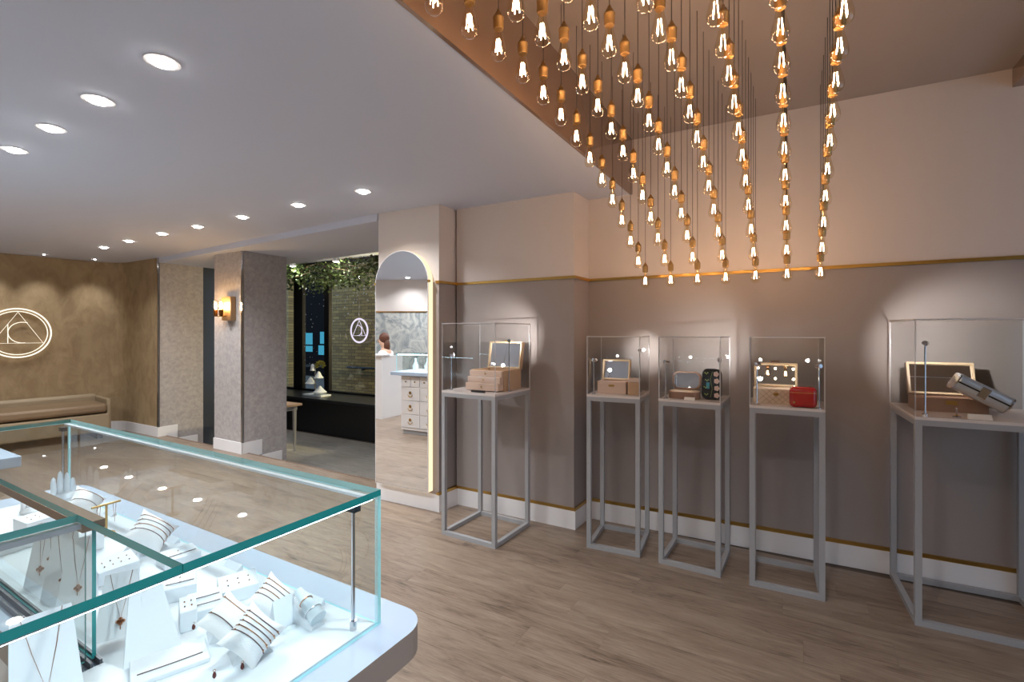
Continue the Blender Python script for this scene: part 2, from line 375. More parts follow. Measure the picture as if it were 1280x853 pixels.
# walls around the rest of the shop (seen in the mirror and by bounce)
def backwall(name, a, b):
    d = (b-a).normalized(); n = Vector((-d.y, d.x, 0))
    m = MB(); m.mi = 0; m.prism([a, b, b-n*.15, a-n*.15], -.02, TR0); m.mi = 1; m.prism([a, b, b-n*.15, a-n*.15], TR0, 3.1)
    struct(m.build(name, [M['stone'], M['cream']]))
    m = MB(); m.prism([a, b, b+n*.012, a+n*.012], TR0, TR1); struct(m.build('trim_8', M['gold']))
    m = MB(); m.prism([a, b, b+n*.015, a+n*.015], 0, .14); struct(m.build('baseboard_back', M['skirt']))
backwall('wall_back', EB, BK)
m = MB(); m.slab(RB, BK, .15, -.02, 3.1); struct(m.build('wall_rear', M['suede']))
# glazed shopfront on the street side (right, out of view): piers, frame, panes
fd = (W1-RB); fl = fd.length; fd.normalize(); fn = Vector((fd.y, -fd.x, 0))
m = MB(); m.prism([RB, RB+fd*.6, RB+fd*.6+fn*.15, RB+fn*.15], -.02, 3.1); m.prism([RB+fd*.6, W1, W1+fn*.15, RB+fd*.6+fn*.15], 2.55, 3.1)
m.prism([RB+fd*(fl-.5), W1+NM*.2, W1+NM*.2+fn*.15, RB+fd*(fl-.5)+fn*.15], -.02, 2.55); m.prism([RB+fd*.6, W1, W1+fn*.15, RB+fd*.6+fn*.15], -.02, .25)
struct(m.build('wall_front', M['cream']))
wf = MB()
span = fl-1.1
for i in range(4):
    q = RB+fd*(.6+span*i/3); wf.prism([q-fd*.03, q+fd*.03, q+fd*.03+fn*.1, q-fd*.03+fn*.1], .25, 2.55)
win2 = struct(wf.build('window_2', M['blkmetal']))
for i in range(3):
    q = RB+fd*(.6+span*i/3+.03)+fn*.05; q2 = RB+fd*(.6+span*(i+1)/3-.03)+fn*.05
    m = MB(); m.prism([q, q2, q2+fn*.008, q+fn*.008], .25, 2.55); m.build('pane', M['winglass'], win2)
# ---------------------------------------------------------------- floor: slab + planks
m = MB(); m.prism([room(-9.7, -.2), BK, RB, W1+NM*.1, W0+NM*.1, room(-1.6, 3.80), room(-3.0, 3.50), room(-9.3, 3.515)], -.09, -.006)
floor = struct(m.build('floor', M['groove']))
def plank_mesh(L, Wd, mat):
    m = MB(); m.box(0, L-.0008, 0, Wd-.0008, -.02, 0); me = m.build('plank', mat, bevel=0); d = me.data; bpy.data.objects.remove(me); return d
PW = .19; pm = plank_mesh(1.22, PW, M['floor']); cnt = 0
def put(me, X, Y, z, parent, sx=1):
    o = bpy.data.objects.new('plank', me); COL.objects.link(o); o.parent = parent
    o.location = room(X, Y, z); o.rotation_euler.z = TH; o.scale.x = sx
for r in range(-1, 22):
    Y = 3.515-PW*(r+1)
    x0, x1 = (-1.75, 2.3) if r == -1 else ((-9.3 if r < 12 else -6.5), 2.6)
    X = x0-random.uniform(0, .8) if r >= 0 else x0
    while X < x1:
        put(pm, X, Y, 0, floor); X += 1.22
# lower part of the shop floor right beside / behind the camera keeps the same boards as one surface
m = MB(); m.prism([room(-6.5, -.66), room(-6.5, -4), room(2.6, -4), room(2.6, -.66)], -.006, -.001)
o = m.build('rear_boards', M['floor'], floor)
# entrance steps and lower lobby floor
m = MB(); m.prism([room(-8.0, 3.515), room(-2.9, 3.515), room(-2.9, 3.535), room(-8.0, 3.535)], -.19, .003); nose = struct(m.build('trim_9', plain('bronze_nosing', rgb(120, 96, 82), .4)))
m = MB(); m.prism([room(-8.0, 3.535), room(-2.9, 3.535), room(-2.9, 3.80), room(-8.0, 3.80)], -.40, -.195); struct(m.build('floor_step', M['lobbyfloor']))
m = MB(); m.prism([room(-10.4, 3.6), room(-2.2, 3.6), room(-2.2, 6.8), room(-10.4, 6.8)], -.46, -.396); lob = struct(m.build('floor_lobby', M['groove']))
lm = plank_mesh(1.2, .3, M['lobbyfloor'])
for r in range(7):
    X = -8.6-random.uniform(0, .9)
    while X < -2.3:
        put(lm, X, 3.80+.3*r, -.39, lob); X += 1.2
# lobby right wall
m = MB(); m.slab(room(-2.7, 3.8), room(-2.7, 6.7), -.12, -.42, 3.1); struct(m.build('wall_lobby_right', M['cream']))

m = MB(); m.slab(room(-10.2, 3.5), room(-10.2, 6.7), .12, -.42, 3.1); m.slab(room(-10.3, 3.62), room(-8.2, 3.62), .1, -.42, 3.1); struct(m.build('wall_lobby_rear', M['slate']))
# ---------------------------------------------------------------- lobby window, street outside
YW = 6.70
wf = MB(); wf.T = Matrix.Rotation(TH, 4, 'Z')
wf.box(-10.2, -2.7, YW, YW+.08, 2.9, 3.05); wf.box(-10.2, -2.7, YW, YW+.08, .2, .30)
for x0, x1 in ((-9.465, -9.167), (-8.466, -8.318), (-5.6, -5.5), (-2.8, -2.7)): wf.box(x0, x1, YW, YW+.08, .25, 2.95)
wf.box(-10.2, -2.7, YW-.02, YW+.06, -.42, .21)
win1 = struct(wf.build('window_1', M['blkmetal']))
for x0, x1 in ((-10.2, -9.465), (-9.167, -8.466), (-8.318, -5.6), (-5.5, -2.8)):
    m = MB(); m.T = Matrix.Rotation(TH, 4, 'Z'); m.box(x0, x1, YW+.035, YW+.043, .30, 2.9); m.build('pane', M['winglass'], win1)
m = MB(); m.prism([room(-26, 6.8), room(2, 6.8), room(2, 19), room(-26, 19)], -.5, -.42); struct(m.build('ground', M['asphalt']))
def rbox(name, mat, x0, x1, y0, y1, z0, z1, parent=None):
    m = MB(); m.box(0, x1-x0, 0, y1-y0, 0, z1-z0); return m.build(name, mat, parent, loc=room(x0, y0, z0), rz=TH)
b1 = rbox('brick_building', M['brick'], -10.36, -2, 8.2, 8.6, -.42, 5); tag(b1, 'yellow brick building across the alley behind the round window sign', 'building')
b2 = rbox('brick_building', M['brick'], -16, -11.8, 8.2, 8.6, -.42, 5); tag(b2, 'yellow brick building corner beyond the dark door post at far side of window', 'building')
m = MB(); m.box(0, 9, 0, .3, 0, 6); b3 = m.build('dark_building', M['darkbuild'], loc=room(-22, 14, -.42), rz=TH)
tag(b3, 'dark building with blue lit windows far beyond the alley', 'building')
def at_plane(u, v, Y):
    k = (u-CX)/F; d = k*E2.x+E2.y; D = Y/d; return Vector((k*D, D, H-(v-CY)/F*D))
for (u0, v0, u1, v1) in ((379.5, 416.5, 390, 431), (379.5, 432.5, 390, 440), (400, 415, 405.5, 430), (398, 432, 405.5, 444)):
    a = at_plane(u0, v0, 13.97); b = at_plane(u1, v1, 13.97)
    xa = a.dot(E1); xb = b.dot(E1)
    m = MB(); m.box(xa+22, xb+22, -.03, 0, b.z+.42, a.z+.42); wn = m.build('window', M['blue'], b3)
m = MB(); m.box(1.2, 7.5, -.06, -.02, .4, .5); m.build('ledge', M['blkmetal'], b3)
# unseen lantern added on the brick wall to light the alley bricks
sl = empty('alley_fill_lantern', room(-5.3, 8.2, 2.1), TH, 'unseen black lantern added to light the yellow brick building', 'lamp')
m = MB(); m.box(-.06, .06, -.03, 0, -.12, .12); m.box(-.015, .015, -.3, -.03, .06, .09); m.build('bracket', M['blkmetal'], sl)
m = MB(); m.lathe([(.05, -.2), (.1, 0), (.12, .02), (.02, .1)], 8, (0, -.35, 0)); m.build('lantern', M['blkmetal'], sl)
m = MB(); m.ball((0, -.35, -.2), .045); m.build('bulb', emit('alley_fill_bulb', (1, .85, .6, 1), 20), sl)
lamp('SPOT', 'alley_fill_light', room(-5.3, 7.6, 1.7), 430, (1, .78, .42), spot_size=R(175), spot_blend=.3, shadow_soft_size=.1)
bpy.data.objects['alley_fill_light'].rotation_euler = ((-E1*.9+E2*.35-Vector((0, 0, .25))).to_track_quat('-Z', 'Y')).to_euler()
# handrails on the brick wall
rail = empty('handrail', room(-9.4, 8.12, .0), TH, 'dark pipe handrail fixed along the yellow brick wall outside', 'handrail')
m = MB(); m.cyl((0, 0, .66), (4.5, 0, .66), .03); m.build('pipe', M['blkmetal'], rail)
for x in (.5, 1.6, 2.7, 3.8): m = MB(); m.box(x-.02, x+.02, 0, .08, .6, .66); m.build('bracket', M['blkmetal'], rail)
# black window bench
be = empty('window_bench', room(-10.15, 5.93, -.39), TH, 'long black bench plinth below the lobby window', 'bench')
m = MB(); m.box(.05, 7.3, .03, .74, 0, .60); m.build('plinth', M['blk'], be)
m = MB(); m.box(0, 7.35, 0, .76, .60, .652); m.build('bench_top', plain('black_bench_top', rgb(40, 41, 44), .3), be, bevel=.006)
# logo: ring(s), triangle, arc  (used for the wall sign and the window sign), drawn in local x (right) / z (up)
def logo(root, r, tr, mat, flip=1, rings=(1.0, .89)):
    for i, k in enumerate(rings):
        m = MB(); m.tube([(r*k*math.cos(2*math.pi*j/48), 0, r*k*math.sin(2*math.pi*j/48)) for j in range(48)], tr*(1 if i == 0 else .6), 6, True)
        m.build('ring', mat, root, smooth=True)
    q = r*.86
    P = [(0, q), (flip*q*math.cos(R(-29)), q*math.sin(R(-29))), (-flip*q*math.cos(R(-29)), q*math.sin(R(-29)))]
    m = MB(); m.tube([(x, 0, z) for x, z in P], tr*.5, 6, True); m.build('triangle', mat, root)
    x0 = -flip*q*.34
    m = MB(); m.cyl((x0, 0, q*math.sin(R(-29))), (x0, 0, q*.42), tr*.5, n=6); m.build('upright', mat, root)
    cx, cz, ra = flip*q*.16, q*.02, q*.5
    m = MB(); m.tube([(cx+flip*ra*math.cos(R(t)), 0, cz+ra*math.sin(R(t))) for t in range(70, 281, 14)], tr*.5, 6); m.build('arc', mat, root, smooth=True)
def wall_pt(u, v):                                  # on the suede end wall
    k = (u-CX)/F; A = K.x-k*K.y; B = -DW.x+k*DW.y; t = A/(-B); p = K-DW*t
    return Vector((p.x, p.y, H-(v-CY)/F*p.y))
ang = math.atan2(DW.y, DW.x)
p = wall_pt(22, 416.5); nw = Vector((DW.y, -DW.x, 0))
lg = empty('logo_sign', p+nw*.03, ang, 'round illuminated logo of ring, triangle and arc on the brown suede wall', 'sign')
logo(lg, .335, .009, M['neon'], 1)
for x, z in ((-.25, .2), (.25, .2), (0, -.31)):
    m = MB(); m.cyl((x, 0, z), (x, .03, z), .006, n=8); m.build('standoff', M['gold'], lg)
p = at_plane(449, 413.5, YW-.06)
ws = empty('window_sign', p, TH, 'round lilac lit logo sign hanging in the lobby window', 'sign')
logo(ws, .235, .012, M['neoncool'], -1, (1.0, .93))
m = MB(); m.cyl((0, 0, .24), (0, 0, 2.97-p.z), .002, n=5); m.build('wire', M['steel'], ws)
# mirrored lettering on the window
wl = empty('window_lettering', at_plane(411, 424, YW+.03), TH, 'pale reversed shop lettering on the lobby window beside the round sign', 'lettering')
vinyl = plain('vinyl_white', rgb(190, 186, 176), .6)
for k, chx in enumerate('ALE'):                    # reads from the street, so reversed from inside
    cu = bpy.data.curves.new('letter', 'FONT'); cu.body = chx; cu.size = .15; cu.extrude = .001
    to = bpy.data.objects.new('letter_source', cu); COL.objects.link(to)
    dg = bpy.context.evaluated_depsgraph_get(); me = bpy.data.meshes.new_from_object(to.evaluated_get(dg)); bpy.data.objects.remove(to)
    me.transform(Matrix.Rotation(R(90), 4, 'X'))
    for v in me.vertices: v.co.x = -v.co.x
    me.flip_normals(); me.materials.append(vinyl)
    to = bpy.data.objects.new('letter', me); COL.objects.link(to); to.parent = wl; to.location.x = .56-.19*k
# tiny star dots on the glass
m = MB(); m.T = Matrix.Rotation(TH, 4, 'Z')
for i in range(90):
    x = random.uniform(-9.6, -7.0); z = 2.45-abs(random.gauss(0, .3)); rr = random.uniform(.006, .014)
    m.box(x-rr, x+rr, YW+.030, YW+.033, z-rr, z+rr)
for i in range(45):
    x = random.uniform(-9.5, -8.3); z = random.uniform(.35, 2.2); rr = random.uniform(.005, .011); m.box(x-rr, x+rr, YW+.030, YW+.033, z-rr, z+rr)
o = m.build('window_stickers', plain('sticker_white', rgb(150, 160, 176), .6)); tag(o, 'scatter of tiny pale star stickers on the lobby window glass', 'stickers', kind='stuff')
# hanging greenery
ga = empty('hanging_ivy', room(-8.3, 6.3, 2.90), TH, 'thick hanging ivy garland under the lobby ceiling along the window', 'plant')
m = MB()
for k in range(10):
    y = random.uniform(-.25, .2); z = -random.uniform(.05, .3)
    m.tube([(x*.35-1.9, y+.06*math.sin(x*1.3+k), z+.08*math.sin(x*.9+k*2)) for x in range(0, 15)], .006, 5)
m.build('vine', plain('vine_brown', rgb(70, 58, 36), .8), ga)
m = MB()
for i in range(3800):
    x = random.uniform(-2.1, 3.2); y = random.uniform(-.33, .28)
    dp = .40+.14*math.sin(x*2.3)+.10*math.sin(x*5.1+1)+.06*math.sin(x*11)
    z = -.02-dp*random.random()**.8-max(0, random.gauss(-.05, .08))
    L = random.uniform(.04, .085); a = random.uniform(0, 6.28); t = random.uniform(-1.2, .5)
    d = Vector((math.cos(a)*math.cos(t), math.sin(a)*math.cos(t), math.sin(t))); s_ = d.cross(Vector((random.uniform(-1, 1), random.uniform(-1, 1), .7))).normalized()
    c = Vector((x, y, z)); nn = d.cross(s_)*L*.1
    m.add([c, c+d*L*.45+s_*L*.38+nn, c+d*L, c+d*L*.45-s_*L*.38+nn], [(0, 1, 2), (0, 2, 3)])
o = m.build('foliage', M['leaf'], ga); o['kind'] = 'stuff'
for u, v in ((366, 350), (420, 347)):
    p = at_plane(u, v, 5.9); z = 2.975
    p = Vector((p.x, p.y, 0)); e = empty('lobby_spotlight', Vector((p.x, p.y, 2.98)), 0, 'small white lobby spotlight behind the ivy', 'light', 'lobby spotlights')
    m = MB(); m.cyl((0, 0, 0), (0, 0, -.10), .012, n=8); m.cyl((0, 0, -.08), (0, 0, -.2), .045, .055, 12); m.build('housing', M['skirt'], e)
    m = MB(); m.cyl((0, 0, -.201), (0, 0, -.204), .05, n=12); m.build('lens', M['lampdisc'], e)
    lamp('POINT', 'lobby_light', (0, 0, -.26), 11, (1, .93, .82), e, shadow_soft_size=.05)
# window display stand on the bench
ds = empty('display_stand', at_plane(396, 492, 6.25), TH, 'white and steel jewellery display stand on the black window bench', 'stand')
ds.location.z = .262
m = MB(); m.box(-.27, .27, -.12, .12, 0, .03); m.build('base', M['white'], ds, bevel=.004)
m = MB(); m.cyl((-.05, 0, .03), (-.05, 0, .62), .014, n=10); m.build('pole', M['steel'], ds)
for (x, z, r2) in ((.08, .36, .09), (-.16, .24, .10), (.12, .08, .13), (-.1, .5, .05)):
    m = MB(); m.lathe([(.012, .12), (.03, .1), (r2*.7, .03), (r2, .0), (r2*.95, -.012)], 14, (x, -.02, z)); m.build('cone', M['white'], ds, smooth=True)
    m = MB(); m.cyl((-.05, 0, z+.11), (x, -.02, z+.11), .004, n=6); m.build('arm', M['steel'], ds)
m = MB()
for i in range(60):
    a = random.uniform(0, 6.28); t = random.uniform(-.3, 1.4); d = Vector((math.cos(a)*math.cos(t), math.sin(a)*math.cos(t), math.sin(t)))
    s_ = d.orthogonal().normalized(); c = Vector((.08, .02, .58))+d*.03; L = .09
    m.add([c, c+d*L*.5+s_*.02, c+d*L, c+d*L*.5-s_*.02], [(0, 1, 2), (0, 2, 3)])
o = m.build('leaves', plain('yellow_leaf', rgb(120, 116, 50), .6), ds); o['kind'] = 'stuff'
# lobby table
tb = empty('side_table', U(368, 564.5, -.39)-E1*.43-E2*.42, TH, 'small grey table with pale top and papers beside the mottled column', 'table')
for x in (0, .43):
    for y in (0, .42):
        m = MB(); m.cyl((x-.02*(1 if x == 0 else 0)+.01, y, 0), (x, y, .72), .018, .034, 4); m.build('leg', M['grey'], tb)
m = MB(); m.box(-.03, .46, -.03, .45, .66, .73); m.build('apron', M['grey'], tb)
m = MB(); m.box(-.07, .53, -.07, .49, .73, .765); m.build('table_top', plain('pale_wood', rgb(190, 160, 138), .45), tb, bevel=.004)
m = MB(); m.box(.22, .42, 0, .28, 0, .012); m.box(.2, .36, .02, .3, .012, .02)
o = m.build('magazines', M['paper'], loc=tb.location+Vector((0, 0, .766)), rz=TH); tag(o, 'pale papers lying on the small grey lobby table', 'papers')
# ================================================================== FITTINGS
# sofa along the suede wall
q = wall_pt(118, 480); q.z = 0
so = empty('banquette_sofa', q+nw*.03, ang, 'low tan leather banquette sofa against the brown suede wall', 'sofa')
def rbx(name, x0, x1, y0, y1, z0, z1, mat, par, bv, seg=3):
    m = MB(); m.box(x0, x1, y0, y1, z0, z1); o = m.build(name, mat, par, bevel=bv, seg=seg, smooth=True); return o
rbx('backrest', -2.9, 0, -.13, 0, .1, .585, M['leatherpipe'], so, .04)
rbx('base', -2.9, 0, -.72, -.13, .1, .355, M['leatherpipe'], so, .02)
rbx('seat_cushion', -2.86, -.03, -.74, -.13, .37, .50, M['leather'], so, .045, 4)
rbx('arm', -.03, .02, -.70, 0, .1, .56, M['leatherpipe'], so, .02)
for x in (-2.8, -1.4, -.1): rbx('leg', x-.03, x+.03, -.66, -.06, 0, .1, M['blk'], so, 0)
# recessed downlights
def downlight(p, group, tilt=0, power=1., size=SPOT_SIZE, rad=.062, label='white recessed ceiling downlight', d=(0, 0, -1), blend=.7, zc=ZC):
    e = empty('downlight', Vector((p.x, p.y, zc)), 0, label, 'light', group)
    m = MB(); m.lathe([(rad, -.001), (rad, -.004), (rad*.80, -.004), (rad*.78, -.0015)], 24); m.build('bezel', M['skirt'], e, smooth=True)
    m = MB(); m.T = Matrix.Translation((0, 0, -.004)) @ Matrix.Rotation(tilt, 4, Vector((d[0], d[1], 0)).cross(Vector((0, 0, 1))) if (d[0] or d[1]) else 'X')
    m.cyl((0, 0, 0), (0, 0, -.010), rad*.56, rad*.50, 20); m.build('lens', M['lampdisc'], e, smooth=True)
    l = lamp('SPOT', 'downlight_beam', (0, 0, -.02), DOWN_W*power, (.93, .965, 1), e, spot_size=R(size), spot_blend=blend, shadow_soft_size=.05); aim(l, d)
    return e
def C(u, v): return U(u, v, ZC)
for k, (u, v) in enumerate(((18, 187), (64, 160), (123, 125), (203, 77))): downlight(C(u, v), 'downlights in the row over the glass counter', label='white recessed downlight over the glass counter, %s toward the bronze fascia' % ORD[k])
for k, (u, v) in enumerate(((130, 309), (161, 301), (203, 292), (247, 283), (303, 271), (373, 256), (454, 239))):
    downlight(C(u, v), 'downlights in the row along the entrance', label='white recessed downlight along the entrance opening, %s from the suede wall' % ORD[k])
for k, u in enumerate((-14, 48, 110)):                        # wall washers
    q = wall_pt(u, 400); q = q+nw*.34; downlight(q, 'wall washers at the suede wall', power=.42, size=66, rad=.02, label='tiny recessed wall washer above the suede wall, %s from its rounded corner' % ORD[2-k], d=(-nw.x*.30, -nw.y*.30, -1), blend=1.)
a0 = C(203, 77); a1 = C(123, 125); st = (a0-a1)
downlight(a0+st*3.15, 'downlights in the row over the glass counter', label='white recessed downlight over the staff side of the counter')
for X, Y in ((-7.6, .6), (-6.0, .4), (-4.6, .3), (-3.2, -1.2), (-5.5, -1.4)):
    downlight(room(X, Y), 'downlights over the rear counters', power=1.7, label='white recessed downlight over the rear counters')
for X, Y in ((.2, -1.0), (1.5, -.8), (.2, -2.3), (1.5, -2.2)):  # unseen fixtures added to lighten the rear wall and fill the pedestals
    downlight(room(X, Y), 'fill downlights added in the high ceiling at the shop rear', power=2.2, label='unseen fill downlight added in the high ceiling at the shop rear', zc=ZU)
for X, Y in ((-7.4, -.55), (-6.3, -1.1), (-5.2, -1.65)):  # added to brighten the back wall that the mirror shows
    downlight(room(X, Y), 'downlights added before the stone wallpaper', power=.75, size=150, label='unseen downlight added to brighten the stone wallpaper wall')
# arched mirror with LED halo
md = (MR-ML).normalized(); mang = math.atan2(md.y, md.x)
mc = MR-md*.3685; mn = Vector((md.y, -md.x, 0))
mi = empty('arched_mirror', mc+Vector((0, 0, .165)), mang, 'tall arched mirror with warm glowing edge on the white pier', 'mirror')
def arch(wd, z0, zs, rise, n=20):
    return [(-wd, z0), (wd, z0)]+[(wd*math.cos(math.pi*i/n), zs+rise*math.sin(math.pi*i/n)) for i in range(n+1)]
def archslab(poly, y0, y1):
    m = MB(); n = len(poly); vs = [(x, y0, z) for x, z in poly]+[(x, y1, z) for x, z in poly]
    m.add(vs, [list(range(n)), list(range(n, 2*n))[::-1]]+[(i, n+i, n+(i+1) % n, (i+1) % n) for i in range(n)]); return m
zs = 1.76; 
archslab(arch(.292, .003, zs, .277), -.050, .012).build('led_backing', M['halo'], mi)
archslab(arch(.296, 0, zs, .28), -.056, -.050).build('frame', M['skirt'], mi)
archslab(arch(.291, .005, zs, .275), -.0575, -.056).build('glass', M['mirror'], mi)
for x in (-.30, .30): m = MB(); m.box(x-.008, x+.008, -.06, -.04, 1.755, 1.775); m.build('clip', M['gold'], mi)
# wall sconce on the column
p = Vector((SR-E1*.30)); 
sn = empty('wall_sconce', SR-E1*.235+Vector((0, 0, 1.80)), TH, 'brass two bulb wall sconce with square back plate on the mottled column', 'lamp')
rbx('back_plate', -.10, .10, -.07, -.001, -.15, .15, plain('antique_brass_plate', rgb(150, 122, 92), .35, metal=.5), sn, .004)
for x in (-.10, .02):
    m = MB(); m.tube([(x*.4, -.07, -.09), (x, -.11, -.10), (x, -.14, -.09)], .007, 6); m.build('arm', M['brass'], sn)
    m = MB(); m.lathe([(.012, -.10), (.024, -.085), (.026, -.02), (.02, -.015)], 14, (x, -.14, 0)); m.build('cup', plain('dark_brass', rgb(120, 78, 40), .4, metal=.9) if x < 0 else bpy.data.materials['dark_brass'], sn, smooth=True)
    m = MB(); m.lathe([(.012, -.02), (.02, .0), (.03, .05), (.026, .085), (.01, .105)], 14, (x, -.14, 0)); bb = m.build('bulb', M['bulbglass'], sn, smooth=True)
    m = MB(); m.lathe([(.006, -.01), (.013, .01), (.015, .05), (.006, .08)], 10, (x, -.14, 0)); m.build('filament', M['filsoft'], bb, smooth=True)
# pendant bulbs: 7 rows on a 18 cm grid, lower towards the wall
def bulb_proto():
    e = empty('pendant_bulb', (0, 0, 0), 0, 'clear filament pendant bulb with brass socket in the hanging cluster', 'lamp', 'pendant bulbs hanging in rows from the well ceiling')
    m = MB(); m.lathe([(.017, .050), (.019, .056), (.019, .085), (.0205, .087), (.0205, .092), (.017, .094), (.013, .106), (.007, .112), (.006, .12)], 14); m.build('socket', M['brass'], e, smooth=True)
    m = MB(); m.lathe([(.0125, .052), (.013, .045), (.0165, .025), (.023, 0), (.0285, -.022), (.029, -.034), (.025, -.049), (.016, -.058), (.001, -.062)], 16); g = m.build('glass', M['bulbglass'], e, smooth=True)
    m = MB()
    for i in range(4):
        a = R(90*i+20); m.cyl((.0115*math.cos(a), .0115*math.sin(a), -.034), (.006*math.cos(a), .006*math.sin(a), .014), .0013, n=5)
    m.build('filament', M['fil'], g)
    m = MB(); m.cyl((0, 0, .016), (0, 0, .055), .005, .007, 8); m.build('stem', M['bulbglass'], g)
    return e
cord_mat = plain('grey_cord', rgb(92, 84, 80), .6)
proto = bulb_proto(); B0 = Vector((.9515, 3.452)); AX, BX, SP = R(-30.07), R(-120.32), .1759
first = True
for i in range(7):
    for j in range(15):
        x = B0.x+i*SP*math.cos(AX)+j*.1801*math.cos(BX); y = B0.y+i*SP*math.sin(AX)+j*.1801*math.sin(BX)
        z = H+.3798+.1273*j-.0061*j*j
        if z > 2.72 or j > 13: continue
        o = proto if first else copy_tree(proto); first = False
        o.location = (x, y, z)
        o['label'] = 'clear filament pendant bulb, %s from the wall in %s row from the bronze fascia' % (ORD[j], ORD[i])
        m = MB(); m.cyl((0, 0, .118), (0, 0, ZU-z), .0016, n=5); m.build('cord', cord_mat, o)
# ================================================================== PEDESTALS
def pedestal(A, B, depth, label, ch):
    A = V2(A); B = V2(B); d = (B-A).normalized(); n = Vector((-d.y, d.x, 0)); wd = (B-A).length
    e = empty('display_pedestal', (A+B)/2+n*depth/2, math.atan2(d.y, d.x), label, 'pedestal')
    x, y, t = wd/2, depth/2, .029; h = 1.055
    for sx in (-1, 1):
        for sy in (-1, 1):
            m = MB(); m.box(sx*x-(t if sx > 0 else 0), sx*x+(0 if sx > 0 else t), sy*y-(t if sy > 0 else 0), sy*y+(0 if sy > 0 else t), 0, h); m.build('leg', M['grey'], e)
    for z in (0, h-t):
        for sy in (-1, 1):
            m = MB(); m.box(-x+t, x-t, sy*y-(t if sy > 0 else 0), sy*y+(0 if sy > 0 else t), z, z+t); m.build('rail', M['grey'], e)
        for sx in (-1, 1):
            m = MB(); m.box(sx*x-(t if sx > 0 else 0), sx*x+(0 if sx > 0 else t), -y+t, y-t, z, z+t); m.build('rail', M['grey'], e)
    m = MB(); m.box(-x, x, -y, y, h, h+.015); m.build('top_panel', M['topwhite'], e)
    c = empty('acrylic_cover', e.location+Vector((0, 0, h+.0152)), e.rotation_euler.z, ch[1], 'cover'); k = .006; hh = ch[0]
    def pane(x0, x1, y0, y1, z0, z1):
        m = MB(); m.box(x0, x1, y0, y1, z0, z1); o = m.build('pane', [M['acryl'], M['acryledge']], c)
        dims = [x1-x0, y1-y0, z1-z0]; ax = dims.index(min(dims))
        for p in o.data.polygons: p.material_index = 0 if abs(p.normal[ax]) > .5 else 1
    pane(-x, x, -y, -y+k, 0, hh-k); pane(-x, x, y-k, y, 0, hh-k); pane(-x, -x+k, -y+k, y-k, 0, hh-k); pane(x-k, x, -y+k, y-k, 0, hh-k); pane(-x, x, -y, y, hh-k, hh)
    return e, wd, depth
def on(e, x, y, rz=0):                              # point on top of a pedestal
    c, s_ = math.cos(e.rotation_euler.z), math.sin(e.rotation_euler.z)
    return e.location+Vector((x*c-y*s_, x*s_+y*c, 1.0705)), e.rotation_euler.z+rz
def spot_stem(e, x, y, h, label, to, power=3.0):
    p, rz = on(e, x, y); s = empty('stem_spotlight', p, rz, label, 'light')
    m = MB(); m.cyl((0, 0, 0), (0, 0, .006), .014, n=14); m.build('foot', M['steel'], s)
    m = MB(); m.cyl((0, 0, .006), (0, 0, h), .0035, n=8); m.build('stem', M['steel'], s)
    d = Vector(to).normalized()
    m = MB(); m.cyl(Vector((0, 0, h))-d*.012, Vector((0, 0, h))+d*.018, .012, .014, 12); m.build('head', M['steel'], s, smooth=True)
    m = MB(); m.cyl(Vector((0, 0, h))+d*.0181, Vector((0, 0, h))+d*.0195, .0125, n=12); m.build('lens', emit('stem_led', (1, .98, .95, 1), 25) if 'stem_led' not in bpy.data.materials else bpy.data.materials['stem_led'], s)
    l = lamp('SPOT', 'stem_beam', Vector((0, 0, h))+d*.025, power, (1, .98, .95), s, spot_size=R(95), spot_blend=.6, shadow_soft_size=.012); aim(l, d)
def lidded_box(root, w_, d_, h_, lid, mat, lean=12, mirror=True, rad=0, name='body'):
    """box centred in x, front at y=-d/2, open lid standing at the back with an inset mirror"""
    m = MB()
    t = .01
    m.box(-w_/2, w_/2, -d_/2, d_/2, 0, t); m.box(-w_/2, w_/2, -d_/2, -d_/2+t, t, h_); m.box(-w_/2, w_/2, d_/2-t, d_/2, t, h_)
    m.box(-w_/2, -w_/2+t, -d_/2+t, d_/2-t, t, h_); m.box(w_/2-t, w_/2, -d_/2+t, d_/2-t, t, h_)
    m.build(name, mat, root, bevel=.002)
    m = MB(); m.box(-w_/2+t, w_/2-t, -d_/2+t, d_/2-t, t, h_*.7); m.build('lining', plain('suede_lining', rgb(190, 170, 152), .9) if 'suede_lining' not in bpy.data.materials else bpy.data.materials['suede_lining'], root)
    T = Matrix.Translation((0, d_/2-.008, h_)) @ Matrix.Rotation(R(-lean), 4, 'X')
    m = MB(); m.T = T; fr = .012
    m.box(-w_/2, w_/2, 0, .03, 0, lid); lo = m.build('lid', mat, root, bevel=.002)
    m = MB(); m.T = T
    for x0, x1, z0, z1 in ((-w_/2, w_/2, 0, fr), (-w_/2, w_/2, lid-fr, lid), (-w_/2, -w_/2+fr, fr, lid-fr), (w_/2-fr, w_/2, fr, lid-fr)): m.box(x0, x1, -.014, 0, z0, z1)
    m.build('lid_rim', M['rim'], root, bevel=.0015)
    if mirror:
        m = MB(); m.T = T; m.box(-w_/2+fr, w_/2-fr, -.003, -.0005, fr, lid-fr); m.build('lid_mirror', M['mirror'], lo)
    return T
P1 = pedestal(U(552, 668), U(618.8, 687), .49, 'grey metal display pedestal beside the arched mirror carrying the stepped drawer box', (.50, 'tall clear acrylic cover over the box with stepped drawers'))
P2 = pedestal(U(733.2, 685), U(799.7, 697.8), .40, 'grey metal display pedestal in the wall corner carrying the blush mirror box', (.405, 'clear acrylic cover over the blush mirror box and tan cube'))
P3 = pedestal(U(823, 704), U(900.6, 723.4), .40, 'grey metal display pedestal carrying the rounded travel case and the black embroidered pouch', (.405, 'clear acrylic cover over the rounded case and embroidered pouch'))
